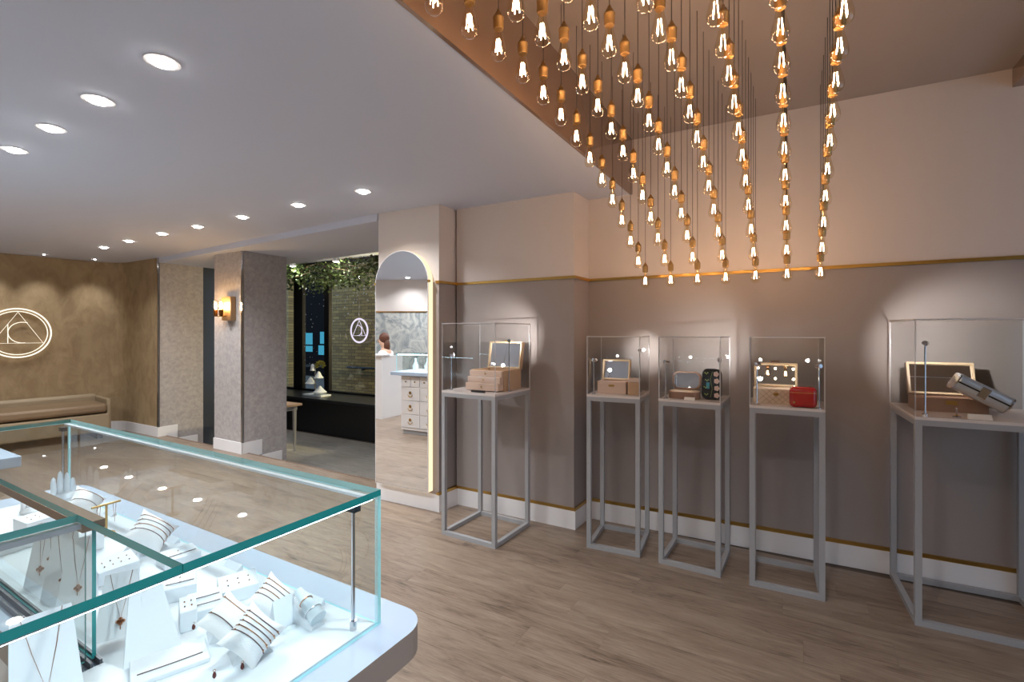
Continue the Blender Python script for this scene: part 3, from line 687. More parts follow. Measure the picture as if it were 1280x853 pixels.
P4 = pedestal(U(936.7, 732), U(1031.7, 752.8), .38, 'grey metal display pedestal carrying the quilted cream box and red case', (.405, 'clear acrylic cover over the quilted cream box and red case'))
p5a = U(1143.7, 782); p5d = Vector((.359, -.188, 0)).normalized()
P5 = pedestal(p5a, p5a+p5d*.60, .57, 'large grey metal display pedestal carrying the silver case and wide brown box', (.50, 'large clear acrylic cover over the silver case and wide brown box'))
# --- P1: drawer box
e = P1[0]; p, rz = on(e, .045, .06, 0)
bx = empty('jewellery_box', p, rz, 'tan jewellery box with three stepped drawers and open mirror lid', 'box')
T = lidded_box(bx, .30, .24, .15, .21, M['tanbox'], 10)
for k, (o_, z0, z1) in enumerate(((.075, .006, .058), (.05, .060, .102), (.025, .104, .146))):
    m = MB(); m.box(-.145, .145, -.12-o_, -.121, z0, z1); dr = m.build('drawer', M['pinkbox'], bx, bevel=.003)
    m = MB(); m.ball((0, -.12-o_-.004, (z0+z1)/2), .006, 8, 6); m.build('knob', M['gold'], dr)
m = MB(); m.T = T; m.box(-.02, .02, .01, .02, .21, .225); m.build('clasp', M['gold'], bx)
p, rz = on(e, .06, -.195); m = MB(); m.box(-.055, .055, -.012, .012, 0, .012); o = m.build('name_plate', M['blk'], loc=p, rz=rz); tag(o, 'small black name plate before the stepped drawer box', 'plate')
spot_stem(e, -.2, -.18, .26, 'thin steel stem spotlight at the mirror side of the stepped drawer box', (.5, .7, .1), .6)
spot_stem(e, .2125, -.02, .37, 'thin steel stem spotlight beside the open lid of the stepped drawer box', (-.5, 1, .05), 6)
# --- P2
e = P2[0]; p, rz = on(e, -.03, -.03)
bx = empty('mirror_box', p, rz, 'blush leather jewellery box with open mirror lid', 'box'); lidded_box(bx, .20, .15, .085, .15, M['pinkbox'], 14)
m = MB(); m.box(-.02, .02, -.078, -.075, .05, .065); m.build('clasp', M['gold'], bx)
p, rz = on(e, .12, -.07, .1); bx = empty('cube_box', p, rz, 'small tan cube box beside the blush mirror box', 'box')
rbx('body', -.038, .038, -.04, .04, 0, .085, M['tanbox'], bx, .004); rbx('lid', -.04, .04, -.042, .042, .087, .112, M['pinkbox'], bx, .004)
spot_stem(e, -.14, -.16, .24, 'thin steel stem spotlight in front of the blush mirror box', (.5, .8, -.1), .8)
spot_stem(e, .13, .1, .3, 'thin steel stem spotlight behind the tan cube box', (.0, 1, -.1), 2.0)
# --- P3
e = P3[0]; p, rz = on(e, -.05, -.08)
bx = empty('travel_case', p, rz, 'rounded tan travel case standing open with a mirror in its lid', 'case')
m = MB(); m.prism(rrect(.19, .13, .045), 0, .045); m.build('tray', M['brownbox'], bx, smooth=True, bevel=.004)
m = MB(); m.prism(rrect(.18, .12, .04), .045, .048); m.build('lining', M['creamq'], bx)
T = Matrix.Translation((0, .07, .048)) @ Matrix.Rotation(R(80), 4, 'X')
m = MB(); m.T = T @ Matrix.Translation((0, .06, 0)); m.prism(rrect(.185, .12, .045), -.02, .02); ld = m.build('lid', M['brownbox'], bx, smooth=True, bevel=.004)
m = MB(); m.T = T @ Matrix.Translation((0, .06, 0)); m.prism(rrect(.16, .10, .035), .0201, .022); m.build('lid_mirror', M['mirror'], ld)
p, rz = on(e, .115, -.06, -.08)
po = empty('embroidered_pouch', p, rz, 'upright black pouch embroidered with pale flowers', 'pouch')
T = Matrix.Translation((0, 0, .098)) @ Matrix.Rotation(R(84), 4, 'X')
m = MB(); m.T = T; m.prism(rrect(.115, .195, .035), -.025, .025); m.build('body', M['navy'], po, smooth=True, bevel=.008)
for i in range(8):
    fx, fz = (.032, -.03)[i % 2]+random.uniform(-.006, .006), -.07+.045*(i//2)
    m = MB(); m.T = T
    if i % 2:
        for k in (-1, 0, 1): m.cyl((fx+.008*k, fz+.006*abs(k), .0262), (fx+.008*k, fz+.006*abs(k), .0272), .0045, n=6)
    for k in range(5 if i % 2 == 0 else 0):
        a = R(72*k); m.cyl((fx+.009*math.cos(a), fz+.009*math.sin(a), .0262), (fx+.009*math.cos(a), fz+.009*math.sin(a), .0275), .0085, n=8)
    m.build('flower', M['petal'] if i % 2 == 0 else M['stem'], po)
m = MB(); m.T = T; m.box(-.028, -.008, -.03, .01, .0262, .027); m.build('patch', M['tealpatch'], po)
m = MB(); m.T = T; m.tube([(.0, -.085, .0268), (.01, -.03, .0268), (-.004, .03, .0268), (.008, .08, .0268)], .0012, 4); m.build('stitching', M['stem'], po)
p, rz = on(e, .0, -.175); m = MB(); m.add([(-.032, -.006, 0), (.032, -.006, 0), (.032, .012, .018), (-.032, .012, .018), (-.032, .012, 0), (.032, .012, 0)], [(0, 1, 2, 3), (4, 5, 1, 0), (2, 5, 4, 3), (1, 5, 2), (0, 3, 4)])
o = m.build('price_card', M['paper'], loc=p, rz=rz); tag(o, 'small pale price card before the rounded travel case', 'card')
spot_stem(e, -.15, -.16, .24, 'thin steel stem spotlight at the open end of the travel case', (.5, .8, -.1), .7)
spot_stem(e, .155, -.02, .25, 'thin steel stem spotlight behind the embroidered pouch', (-.3, 1, .25), 4.5)
# --- P4
e = P4[0]; p, rz = on(e, -.05, .006)
bx = empty('quilted_box', p, rz, 'cream quilted jewellery box with top handle and bulb reflections in its mirror lid', 'box')
T = lidded_box(bx, .24, .17, .09, .15, M['creamq'], 16)
m = MB()
for k in range(-7, 8):
    for s_ in (-1, 1):
        x0 = k*.034; 
        a = (x0-.045*s_, .0); b = (x0+.045*s_, .09); pts = [a, b]
        if max(abs(a[0]), abs(b[0])) < .121: m.tube([(a[0], -.0865, .003), (b[0], -.0865, .087)], .0018, 4)
m.build('quilting', plain('quilt_seam', rgb(190, 168, 142), .6), bx)
m = MB(); m.ball((.0, -.088, .06), (.014, .006, .009), 10, 6); m.build('clasp', M['gold'], bx, smooth=True)
m = MB(); m.T = T; m.tube([(-.025, .015, .15), (-.022, .015, .165), (.022, .015, .165), (.025, .015, .15)], .005, 6); m.build('handle', plain('dark_handle', rgb(90, 66, 50), .4), bx)
lm_ = emit('reflection_glow', (1, .86, .6, 1), 22)  # glowing dots stand in for bulb reflections in the lid mirror
for x in (-.098, .0, .098):
    for z in (.05, .115):
        m = MB(); m.T = T; m.ball((x, -.008, z), .006, 8, 6); m.build('bulb_reflection', lm_, bx)
p, rz = on(e, .085, -.134, 0)
rb_ = empty('red_case', p, rz, 'small glossy red vanity case with rounded corners', 'case')
rbx('body', -.068, .068, -.045, .045, 0, .118, M['red'], rb_, .024, 5)
m = MB(); m.tube([(x, y, .085) for x, y in rrect(.1372, .0912, .024)], .0012, 4, True); m.build('zip', M['gold'], rb_)
m = MB(); m.cyl((-.045, -.047, .03), (-.045, -.049, .03), .006, n=10); m.build('stud', M['gold'], rb_)
spot_stem(e, -.15, -.13, .24, 'thin steel stem spotlight at the far side of the quilted cream box', (.5, .8, -.1), .7)
spot_stem(e, .163, -.16, .24, 'thin steel stem spotlight beside the red vanity case', (-.5, .8, -.1), .7)
# --- P5
e = P5[0]; p, rz = on(e, -.09, .055)
bx = empty('wide_box', p, rz, 'wide brown leather jewellery box with large open mirror lid', 'box'); lidded_box(bx, .30, .17, .075, .19, M['brownbox'], 20)
m = MB(); m.box(-.025, .025, -.089, -.085, .04, .062); m.build('clasp', M['gold'], bx)
p, rz = on(e, .008, -.087, 0)
sv = empty('silver_case', p, rz, 'silver roll case leaning on the edge of the wide brown box', 'case')
T = Matrix.Translation((0, 0, .118)) @ Matrix.Rotation(R(30), 4, 'Y')
m = MB(); m.T = T @ Matrix.Rotation(R(90), 4, 'Y'); m.prism(rrect(.086, .10, .03), -.115, .115); m.build('body', M['silver'], sv, smooth=True, bevel=.006)
m = MB(); m.T = T; m.box(-.116, .116, -.0515, -.049, -.004, .004); m.build('seam', M['blk'], sv)
m = MB(); m.T = T; m.box(-.02, .02, -.055, -.045, -.028, .03); m.build('latch', M['steel'], sv, bevel=.003)
m = MB(); m.T = T @ Matrix.Rotation(R(90), 4, 'Y'); m.prism(rrect(.089, .103, .03), -.121, -.113); m.prism(rrect(.089, .103, .03), .113, .121); m.build('rim', M['steel'], sv, smooth=True)
p, rz = on(e, -.04, -.255); m = MB(); m.add([(-.045, -.006, 0), (.045, -.006, 0), (.045, .014, .024), (-.045, .014, .024), (-.045, .014, 0), (.045, .014, 0)], [(0, 1, 2, 3), (4, 5, 1, 0), (2, 5, 4, 3), (1, 5, 2), (0, 3, 4)])
o = m.build('price_card', M['paper'], loc=p, rz=rz); tag(o, 'small pale price card before the wide brown box', 'card')
p, rz = on(e, -.12, -.22); rs = empty('ring_stand', p, rz, 'tiny steel ring stand before the wide brown box', 'stand')
m = MB(); m.lathe([(.018, 0), (.018, .004), (.004, .008), (.003, .04), (.006, .045), (.001, .05)], 12); m.build('post', M['steel'], rs, smooth=True)
m = MB(); m.tube([(.008*math.cos(R(t)), .008*math.sin(R(t)), .012) for t in range(0, 360, 30)], .0015, 5, True); m.build('ring', M['gold'], rs)
spot_stem(e, -.24, -.2, .375, 'tall steel stem spotlight before the lid of the wide brown box', (.4, 1, -.08), 10)
# ================================================================== GLASS COUNTER (L-shaped)
ZB, ZT = .92, 1.188
C0 = U(476, 612, ZT); C0.z = 0
ct = empty('display_counter', C0, TH, 'white L-shaped counter with rounded pale deck under the glass case', 'counter')
AL, BL, WD, OV = 1.54, .86, .36, .07
def deckpoly(o, r):
    p = []
    def arc(cx, cy, a0, a1, rr):
        for i in range(9):
            t = R(a0+(a1-a0)*i/8); p.append((cx+rr*math.cos(t), cy+rr*math.sin(t)))
    arc(o-r, o-r, 0, 90, r); arc(-AL-.05-o+r, o-r, 90, 180, r)
    p.append((-AL-.05-o, -WD-.03)); p.append((-WD-.02, -WD-.03)); p.append((-WD-.02, -BL-o)); p.append((o, -BL-o))
    return p
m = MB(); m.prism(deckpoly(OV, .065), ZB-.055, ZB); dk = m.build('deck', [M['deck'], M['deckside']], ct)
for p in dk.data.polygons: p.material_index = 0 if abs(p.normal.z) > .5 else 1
m = MB(); m.prism(deckpoly(-.10, .03), .07, ZB-.055); m.build('cabinet', M['skirt'], ct)
m = MB(); m.prism(deckpoly(-.13, .03), 0, .07); m.build('toe_kick', M['blk'], ct)
m = MB(); m.prism([(-AL+.01, -WD+.03), (-WD+.03, -WD+.03), (-WD+.03, -BL), (-.0085, -BL), (-.0085, -.0085), (-AL+.01, -.0085)], ZB, ZB+.004); m.build('display_floor', M['white'], ct)
gc = empty('glass_case', C0+Vector((0, 0, ZB)), TH, 'frameless glass display case with green edges on the L-shaped counter', 'case')
HT = ZT-ZB
def gpane(x0, x1, y0, y1, z0, z1, edge=None, par=None, name='pane'):
    m = MB(); m.box(x0, x1, y0, y1, z0, z1); o = m.build(name, [M['caseglass'], edge or M['tealedge']], par or gc)
    dims = [x1-x0, y1-y0, z1-z0]; ax = dims.index(min(dims))
    for p in o.data.polygons: p.material_index = 0 if abs(p.normal[ax]) > .5 else 1
    return o
g = .008; tt = .012
ta = gpane(-AL, 0, -WD, 0, HT-tt, HT)
ta.data.materials.append(M['paneedge'])
for p in ta.data.polygons:
    if p.normal.y > .5: p.material_index = 2  # LED glow on the far top edge put in as a paler colour
gpane(-WD+.012, 0, -BL, -WD-.001, HT-tt, HT)
gpane(-AL, -g, -g, 0, .001, HT-tt, M['paneedge']); gpane(-g, 0, -BL, 0, .001, HT-tt, M['paneedge']); gpane(-AL, -AL+g, -WD, -g, .001, HT-tt, M['paneedge'])
# sliding doors on the staff side, two overlapping leaves per run
for x0, x1, y in ((-AL+.01, -.93, -WD+.004), (-.98, -WD+.01, -WD+.020)): gpane(x0, x1, y, y+.006, .008, HT-tt-.012, M['tealedge'], name='sliding_door')
for y0, y1, x in ((-.62, -WD+.012, -WD+.004), (-BL, -.57, -WD+.020)): gpane(x, x+.006, y0, y1, .008, HT-tt-.012, M['tealedge'], name='sliding_door')
alu = plain('dark_aluminium', rgb(96, 94, 98), .35, metal=.9); brz = plain('bronze_profile', rgb(116, 96, 74), .35, metal=.7)
m = MB(); m.box(-AL, -WD+.03, -WD, -WD+.032, HT-tt-.016, HT-tt-.001); m.build('top_rail', brz, gc)
m = MB(); m.box(-WD, -WD+.026, -BL, -WD+.0, HT-tt-.010, HT-tt-.001); m.build('top_rail', plain('thin_rail', rgb(176, 178, 180), .3, metal=.8), gc)
for (a, b, c, d) in ((-AL, -WD+.03, -WD-.002, -WD+.03), (-WD-.002, -WD+.03, -BL, -WD+.0)):
    m = MB()
    if b-a > d-c:
        for k in (0, .013, .026): m.box(a, b, c+k, c+k+.004, .0, .012)
    else:
        for k in (0, .013, .026): m.box(a+k, a+k+.004, c, d, .0, .012)
    m.build('door_track', alu, gc)
# LED strips in aluminium profile under the top edges
m = MB(); m.box(-g-.012, -g-.001, -BL, -g-.002, HT-tt-.006, HT-tt-.0005); s1 = m.build('led_profile', M['steel'], gc)
m = MB(); m.box(-g-.010, -g-.003, -BL, -g-.003, HT-tt-.0075, HT-tt-.006); m.build('led', M['led'], s1)
m = MB(); m.box(-AL+g, -g-.02, -g-.012, -g-.001, HT-tt-.006, HT-tt-.0005); s2 = m.build('led_profile', M['white'], gc)
m = MB(); m.box(-AL+g, -g-.02, -g-.010, -g-.003, HT-tt-.0066, HT-tt-.006); m.build('led', M['led'], s2)
for x, y in ((-.028, -.045), (-AL+.03, -.03)):
    m = MB(); m.cyl((x, y, .018), (x, y, HT-tt-.02), .0035, n=10); po_ = m.build('support_pole', M['steel'], gc, smooth=True)
    m = MB(); m.cyl((x, y, .004), (x, y, .022), .0065, n=14); m.build('foot', M['steel'], po_, smooth=True)
    m = MB(); m.box(x-.012, x+.012, y-.008, y+.008, HT-tt-.022, HT-tt-.009); m.build('clamp', M['blkmetal'], po_)
# ---------------------------------------------------------------- display pieces in the case
ZD = ZB+.0042
def DP(u, v, pad=.04):                              # pixel -> point on the display floor, kept clear of the panes
    p = U(u, v, ZD)-C0; x = p.dot(E1); y = p.dot(E2)
    x = max(-AL+pad, min(-pad, x)); y = max(-BL+pad, min(-pad, y))
    if x < -WD+.02+pad and y < -WD+.02+pad:         # staff-side corner of the L: push out by the shorter way
        if -WD+.02+pad-x < -WD+.02+pad-y: x = -WD+.02+pad
        else: y = -WD+.02+pad
    q = C0+E1*x+E2*y; q.z = ZD; return q
def facing(p, da=0): return math.atan2(-p.y, -p.x)+R(90)+R(da)
def pillow_mesh(a, t, n=12):
    m = MB(); vs = []; fs = []
    for s_ in (1, -1):
        o = len(vs)
        for i in range(n+1):
            for j in range(n+1):
                u, v = 2*i/n-1, 2*j/n-1
                k = 1-.10*(1-abs(u*v))
                vs.append((u*a*(1-.14*(1-v*v)), v*a*(1-.14*(1-u*u)), s_*t*((1-u*u)*(1-v*v))**.5))
        for i in range(n):
            for j in range(n):
                q = (o+i*(n+1)+j, o+(i+1)*(n+1)+j, o+(i+1)*(n+1)+j+1, o+i*(n+1)+j+1); fs.append(q if s_ > 0 else q[::-1])
    m.add(vs, fs); return m
def cushion(u, v, da, nb, a, label, spread=.55, lean=52):
    p = DP(u, v, .07 if a > .039 else .055); e = empty('bracelet_cushion', p, facing(p, da), label, 'cushion')
    T = Matrix.Translation((0, 0, a*.98)) @ Matrix.Rotation(R(lean), 4, 'X') @ Matrix.Rotation(R(38), 4, 'Z')
    m = pillow_mesh(a, a*.62); m.v = [T @ x for x in m.v]; m.build('pillow', M['fabric'], e, smooth=True)
    m = MB(); m.add([(-a*.8, -a*.15, 0), (a*.8, -a*.15, 0), (a*.8, a*1.1, 0), (-a*.8, a*1.1, 0), (0, a*.55, a*1.2)], [(0, 3, 2, 1), (0, 1, 4), (1, 2, 4), (2, 3, 4), (3, 0, 4)]); m.build('wedge', M['white'], e)
    for k in range(nb):
        w_ = (-spread+2*spread*k/max(1, nb-1))*.8+.15
        pts = []
        for j in range(17):
            y = -1+2*j/16; z = ((1-w_**2)*(1-y**2))**.5*a*.62
            pts.append(T @ Vector((w_*a*(1-.14*(1-y*y)), y*a*(1-.14*(1-w_*w_)), z+.0006)))
        m = MB(); m.tube(pts, .0009, 5); br = m.build('bracelet', M['darkchain'] if k % 2 == 0 else M['rose'], e, smooth=True)
        m = MB(); m.ball(pts[1], .0018, 6, 5); m.ball(pts[-2], .0018, 6, 5); m.build('clasp', M['rose'], br)
    return e
cushion(316, 822, 12, 5, .040, 'white cushion wrapped with five dark bracelets nearest the pole of the glass case')
cushion(284, 797, 8, 2, .037, 'white cushion with two fine bracelets between the five-bracelet cushion and the pendant board')
cushion(340, 770, 14, 4, .037, 'white cushion wrapped with four bracelets by the outer pane of the glass case')
cushion(188, 690, 30, 4, .050, 'large white cushion with four bracelets before the long deck edge of the glass case')
cushion(113, 645, 40, 2, .045, 'white cushion with two bracelets toward the far end of the glass case')
def board(u, v, da, h, wb, wt, lean, label, nk=1, pend=True, mat='white'):
    p = DP(u, v, .055); e = empty('necklace_board', p, facing(p, da), label, 'board')
    T = Matrix.Rotation(R(-lean), 4, 'X')
    m = MB(); m.T = T; m.add([(-wb/2, 0, 0), (wb/2, 0, 0), (wt/2, 0, h), (-wt/2, 0, h), (-wb/2, .004, 0), (wb/2, .004, 0), (wt/2, .004, h), (-wt/2, .004, h)],
        [(0, 1, 2, 3), (5, 4, 7, 6), (0, 4, 5, 1), (1, 5, 6, 2), (2, 6, 7, 3), (3, 7, 4, 0)]); m.build('panel', M['white'], e)
    m = MB(); m.add([(-.012, .004, 0), (.012, .004, 0), (.012, h*math.sin(R(lean))+.03, 0), (-.012, h*math.sin(R(lean))+.03, 0), (-.008, h*math.sin(R(lean))*.8, h*.75), (.008, h*math.sin(R(lean))*.8, h*.75)],
        [(0, 3, 2, 1), (0, 1, 5, 4), (2, 3, 4, 5), (0, 4, 3), (1, 2, 5)]); m.build('strut', M['white'], e)
    for k in range(nk):
        x = (k-(nk-1)/2)*wt*.42; s_ = wt*(.14 if nk > 1 else .34); zl = h*(.28 if k % 2 == 0 else .42)
        m = MB(); m.T = T; m.tube([(x-s_, -.0012, h), (x-s_*.55, -.0012, (h+zl)/2+.0), (x, -.0012, zl), (x+s_*.55, -.0012, (h+zl)/2), (x+s_, -.0012, h)], .00045, 4); nk_ = m.build('chain', M['rose'], e)
        if pend:
            m = MB(); m.T = T
            for q in range(4): m.ball((x+.004*math.cos(q*1.57), -.002, zl-.004+.004*math.sin(q*1.57)), .0035, 6, 5)
            m.cyl((x, -.002, zl-.006), (x, -.002, zl-.018), .0008, n=5); m.build('pendant', M['rose'], nk_)
    return e
board(62, 905, 10, .155, .085, .07, 20, 'white necklace board with one V chain standing against the outer pane', 1, False)
board(192, 822, 14, .13, .085, .045, 24, 'plain white tapered board beside the two-bracelet cushion', 0)
board(140, 802, -4, .115, .08, .05, 18, 'white tapered board with a long pendant next to the sliding door corner', 1)
board(-45, 985, 10, .12, .07, .05, 18, 'white necklace board with a slim chain beside the V chain board', 1, False)
for (u, v, da, lb) in ((20, 742, -14, 'white tapered board with blossom pendants deep inside the staff side run'), (60, 752, -12, 'white tapered board with a blossom pendant second from the glass corner'), (96, 757, -12, 'white tapered board with a star pendant next to the glass corner')):
    board(u, v, da, .135, .07, .04, 16, lb, 1 if u > 20 else 2)
def riser(u, v, da, w_, d_, h_, label, studs=0, bar=0, lean=0):
    p = DP(u, v, max(.04, d_+.015)); e = empty('display_riser', p, facing(p, da), label, 'riser')
    m = MB(); hb = h_*(1+lean)
    m.add([(-w_/2, 0, 0), (w_/2, 0, 0), (w_/2, d_, 0), (-w_/2, d_, 0), (-w_/2, 0, h_), (w_/2, 0, h_), (w_/2, d_, hb), (-w_/2, d_, hb)],
        [(0, 3, 2, 1), (4, 5, 6, 7), (0, 1, 5, 4), (1, 2, 6, 5), (2, 3, 7, 6), (3, 0, 4, 7)]); m.build('block', M['white'], e, bevel=.0015)
    for k in range(studs):
        x = (-.5+(k//2+.5)/max(1, studs/2))*w_*.8; y = d_*(.3+.3*(k % 2)); z = h_+(hb-h_)*y/d_
        m = MB(); m.ball((x, y, z+.0013), .0016, 6, 5); m.build('earring', M['rose'] if k % 3 else M['darkchain'], e)
    for k in range(bar):
        y = d_*(.3+.35*k); z = h_+(hb-h_)*y/d_
        m = MB(); m.tube([(-w_*.42, y, z+.001), (0, y-.003, z+.002), (w_*.42, y, z+.001)], .0009, 5); m.build('bracelet', M['darkchain'], e)
    return e
riser(300, 752, 8, .075, .05, .028, 'low white riser with six stud earrings behind the four-bracelet cushion', 6, 0, .5)
riser(258, 776, 4, .06, .05, .022, 'sloped white riser with two thin bangles behind the two-bracelet cushion', 0, 2, .8)
riser(236, 790, 4, .028, .04, .04, 'narrow white riser with small drop earrings beside the plain tapered board', 4, 0, .3)
riser(225, 752, 0, .06, .045, .03, 'sloped white riser with one bangle below the seam of the top panes', 2, 1, .5)
riser(150, 725, 20, .08, .05, .03, 'white riser with rows of tiny studs inside the long run of the case', 8, 0, .5)
riser(112, 692, 30, .07, .04, .05, 'upright white riser before the gold necklace bar', 0, 0, 0)
riser(246, 700, 20, .08, .06, .02, 'flat white riser with two studs next to the large bracelet cushion', 2, 1, .3)
riser(60, 660, 30, .10, .06, .03, 'wide white riser with studs at the far part of the long run', 8, 0, .3)
riser(20, 690, 20, .12, .05, .025, 'wide low white riser behind the bronze top rail', 6, 0, .3)
riser(215, 845, 4, .11, .075, .008, 'flat white tray holding a fine chain beside the five-bracelet cushion', 0, 1, 0)
for (u, v, lb) in ((392, 752, 'small white leaning card by the deck edge near the ring tube'), (300, 706, 'small white leaning card by the deck edge behind the stud riser'), (216, 676, 'small white leaning card by the deck edge beside the large bracelet cushion'), (150, 640, 'small white leaning card by the deck edge near the far cushion')):
    p = DP(u, v, .03); m = MB(); m.add([(-.03, 0, 0), (.03, 0, 0), (.03, .014, .012), (-.03, .014, .012), (-.03, .016, 0), (.03, .016, 0)], [(0, 1, 2, 3), (4, 5, 1, 0), (2, 5, 4, 3), (1, 5, 2), (0, 3, 4)])
    o = m.build('info_card', M['white'], loc=p, rz=TH); tag(o, lb, 'card')
# ring tube (tapered clear-white cylinder lying on a slope) with a bangle
p = DP(398, 785); rt = empty('ring_tube', p, facing(p, 35), 'pale tapered ring tube with a slim bangle near the steel pole', 'display')
T = Matrix.Translation((0, 0, .018)) @ Matrix.Rotation(R(28), 4, 'X')
m = MB(); m.cyl(T @ Vector((0, 0, 0)), T @ Vector((0, .075, 0)), .017, .008, 18); m.build('tube', plain('frosted_white', rgb(214, 226, 232), .3), rt, smooth=True)
m = MB(); m.tube([T @ Vector((.0165*math.cos(R(t)), .018, .0165*math.sin(R(t)))) for t in range(0, 360, 20)], .001, 5, True); m.build('bangle', M['steel'], rt)
m = MB(); m.tube([T @ Vector((.013*math.cos(R(t)), .045, .013*math.sin(R(t)))) for t in range(0, 360, 20)], .001, 5, True); m.build('ring', M['rose'], rt)
m = MB(); m.add([(-.016, .0, 0), (.016, .0, 0), (.016, .07, 0), (-.016, .07, 0), (-.01, .07, .03), (.01, .07, .03), (-.012, 0, .004), (.012, 0, .004)], [(0, 3, 2, 1), (6, 7, 5, 4), (0, 1, 7, 6), (2, 3, 4, 5), (0, 6, 4, 3), (1, 2, 5, 7)]); m.build('cradle', M['white'], rt)
p = DP(360, 783); m = MB(); m.add([(-.024, 0, 0), (.024, 0, 0), (.02, .02, .05), (-.02, .02, .05), (-.024, .03, 0), (.024, .03, 0)], [(0, 1, 2, 3), (4, 5, 1, 0), (2, 5, 4, 3), (1, 5, 2), (0, 3, 4)])
o = m.build('earring_stand', M['white'], loc=p, rz=facing(p, 30)); tag(o, 'small blank white leaning stand beside the pale ring tube', 'stand')
# necklace T bar
p = DP(133, 668); tbk = empty('necklace_bar', p, facing(p, 25), 'gold T-shaped necklace bar in the long run of the case', 'stand')
m = MB(); m.cyl((0, 0, 0), (0, 0, .004), .02, n=14); m.build('foot', M['gold'], tbk); m = MB(); m.cyl((0, 0, .004), (0, 0, .085), .003, n=8); m.build('post', M['gold'], tbk)
m = MB(); m.cyl((-.035, 0, .085), (.035, 0, .085), .003, n=8); m.build('crossbar', M['gold'], tbk)
for x in (-.02, .018): m = MB(); m.tube([(x-.004, -.004, .086), (x, -.005, .03), (x+.004, -.004, .086)], .0007, 4); m.build('chain', M['rose'], tbk)
# far busts
for (u, v, s_, lb) in ((84, 623, .09, 'white twin-finger ring display at the far end of the glass case'), (40, 640, .07, 'white ring hand display behind the bronze rail at the far end')):
    p = DP(u, v); e = empty('ring_hand', p, facing(p, 20), lb, 'display')
    m = MB(); m.lathe([(s_*.4, 0), (s_*.42, s_*.1), (s_*.3, s_*.25)], 14); m.build('base', M['white'], e, smooth=True)
    for k, (x, h_) in enumerate(((-.3, .9), (-.1, 1.1), (.1, 1.0), (.28, .75))):
        m = MB(); m.lathe([(s_*.10, s_*.15), (s_*.09, s_*h_*.7), (s_*.06, s_*h_*.92), (s_*.01, s_*h_)], 10, (x*s_, 0, 0)); m.build('finger', M['white'], e, smooth=True)
# loose pieces: small dark clips and a fine chain
for (u, v, lb) in ((303, 838, 'tiny dark earring clip lying beside the five-bracelet cushion'), (329, 747, 'tiny dark stud lying next to the four-bracelet cushion'), (242, 788, 'tiny garnet drop earring hanging by the narrow riser'), (268, 849, 'tiny dark clip lying at the edge of the flat tray')):
    p = DP(u, v); e = empty('earring', p, facing(p), lb, 'earring')
    m = MB(); m.lathe([(.0012, .001), (.0032, .004), (.0026, .009), (.0008, .012)], 8); m.build('drop', plain('garnet', rgb(92, 40, 36), .2) if 'garnet' not in bpy.data.materials else bpy.data.materials['garnet'], e, smooth=True)
    m = MB(); m.tube([(.002*math.cos(R(t)), 0, .0135+.002*math.sin(R(t))) for t in range(0, 360, 45)], .0006, 4, True); m.build('hook', M['rose'], e)
# ================================================================== REAR COUNTER seen in the mirror
Q = U(27, 570, ZB); Q.z = 0
rc = empty('drawer_counter', Q, TH, 'white counter with drawers and cup pulls reflected in the mirror', 'counter')
m = MB(); m.box(-1.93, 0, -.62, 0, ZB-.05, ZB); m.build('deck', M['deck'], rc, bevel=.004)
m = MB(); m.box(-1.80, -.40, -.58, -.09, .06, ZB-.05); m.build('cabinet', M['skirt'], rc)
m = MB(); m.box(-1.78, -.42, -.56, -.11, 0, .06); m.build('plinth', M['grey'], rc)
for c_ in range(4):
    xa = -1.785+c_*.34
    for r_i in range(3):
        z0 = .10+r_i*.20
        m = MB(); m.box(xa+.005, xa+.333, -.09, -.078, z0, z0+.185); dr = m.build('drawer', M['skirt'], rc, bevel=.003)
        m = MB(); m.lathe([(.001, .0), (.022, .002), (.024, .006)], 12, (0, 0, 0)); m.T = Matrix()
        m.v = [Vector((xa+.169+v.x, -.078+v.z+.006, z0+.115+v.y)) for v in m.v]; m.build('emblem', M['gold'], dr)
        m = MB(); m.tube([(xa+.169+.04*math.cos(R(t)), -.066, z0+.085+.03*math.sin(R(t))) for t in range(180, 361, 20)], .005, 5); m.build('pull', M['gold'], dr)
    for h_ in (0, 1):
        m = MB(); m.box(xa+.005+.166*h_, xa+.164+.166*h_, -.09, -.078, .70, .85); dr = m.build('drawer', M['skirt'], rc, bevel=.003)
        m = MB(); m.ball((xa+.085+.166*h_, -.068, .775), .011, 8, 6); m.build('knob', M['gold'], dr)
g2 = empty('glass_case', Q+Vector((0, 0, ZB)), TH, 'glass case of white busts on the drawer counter', 'case')
gpane(-1.86, -.45, -.56, -.05, .262, .272, None, g2); gpane(-1.86, -.45, -.056, -.05, 0, .262, M['paneedge'], g2); gpane(-1.86, -1.854, -.56, -.056, 0, .262, M['paneedge'], g2); gpane(-.456, -.45, -.56, -.056, 0, .262, M['paneedge'], g2); gpane(-1.854, -.456, -.56, -.554, 0, .262, M['paneedge'], g2)
m = MB(); m.box(-1.84, -.47, -.072, -.06, .252, .2615); s3 = m.build('led', M['led'], g2)
m = MB(); m.box(-1.85, -.46, -.55, -.06, 0, .004); m.build('display_floor', M['white'], g2)
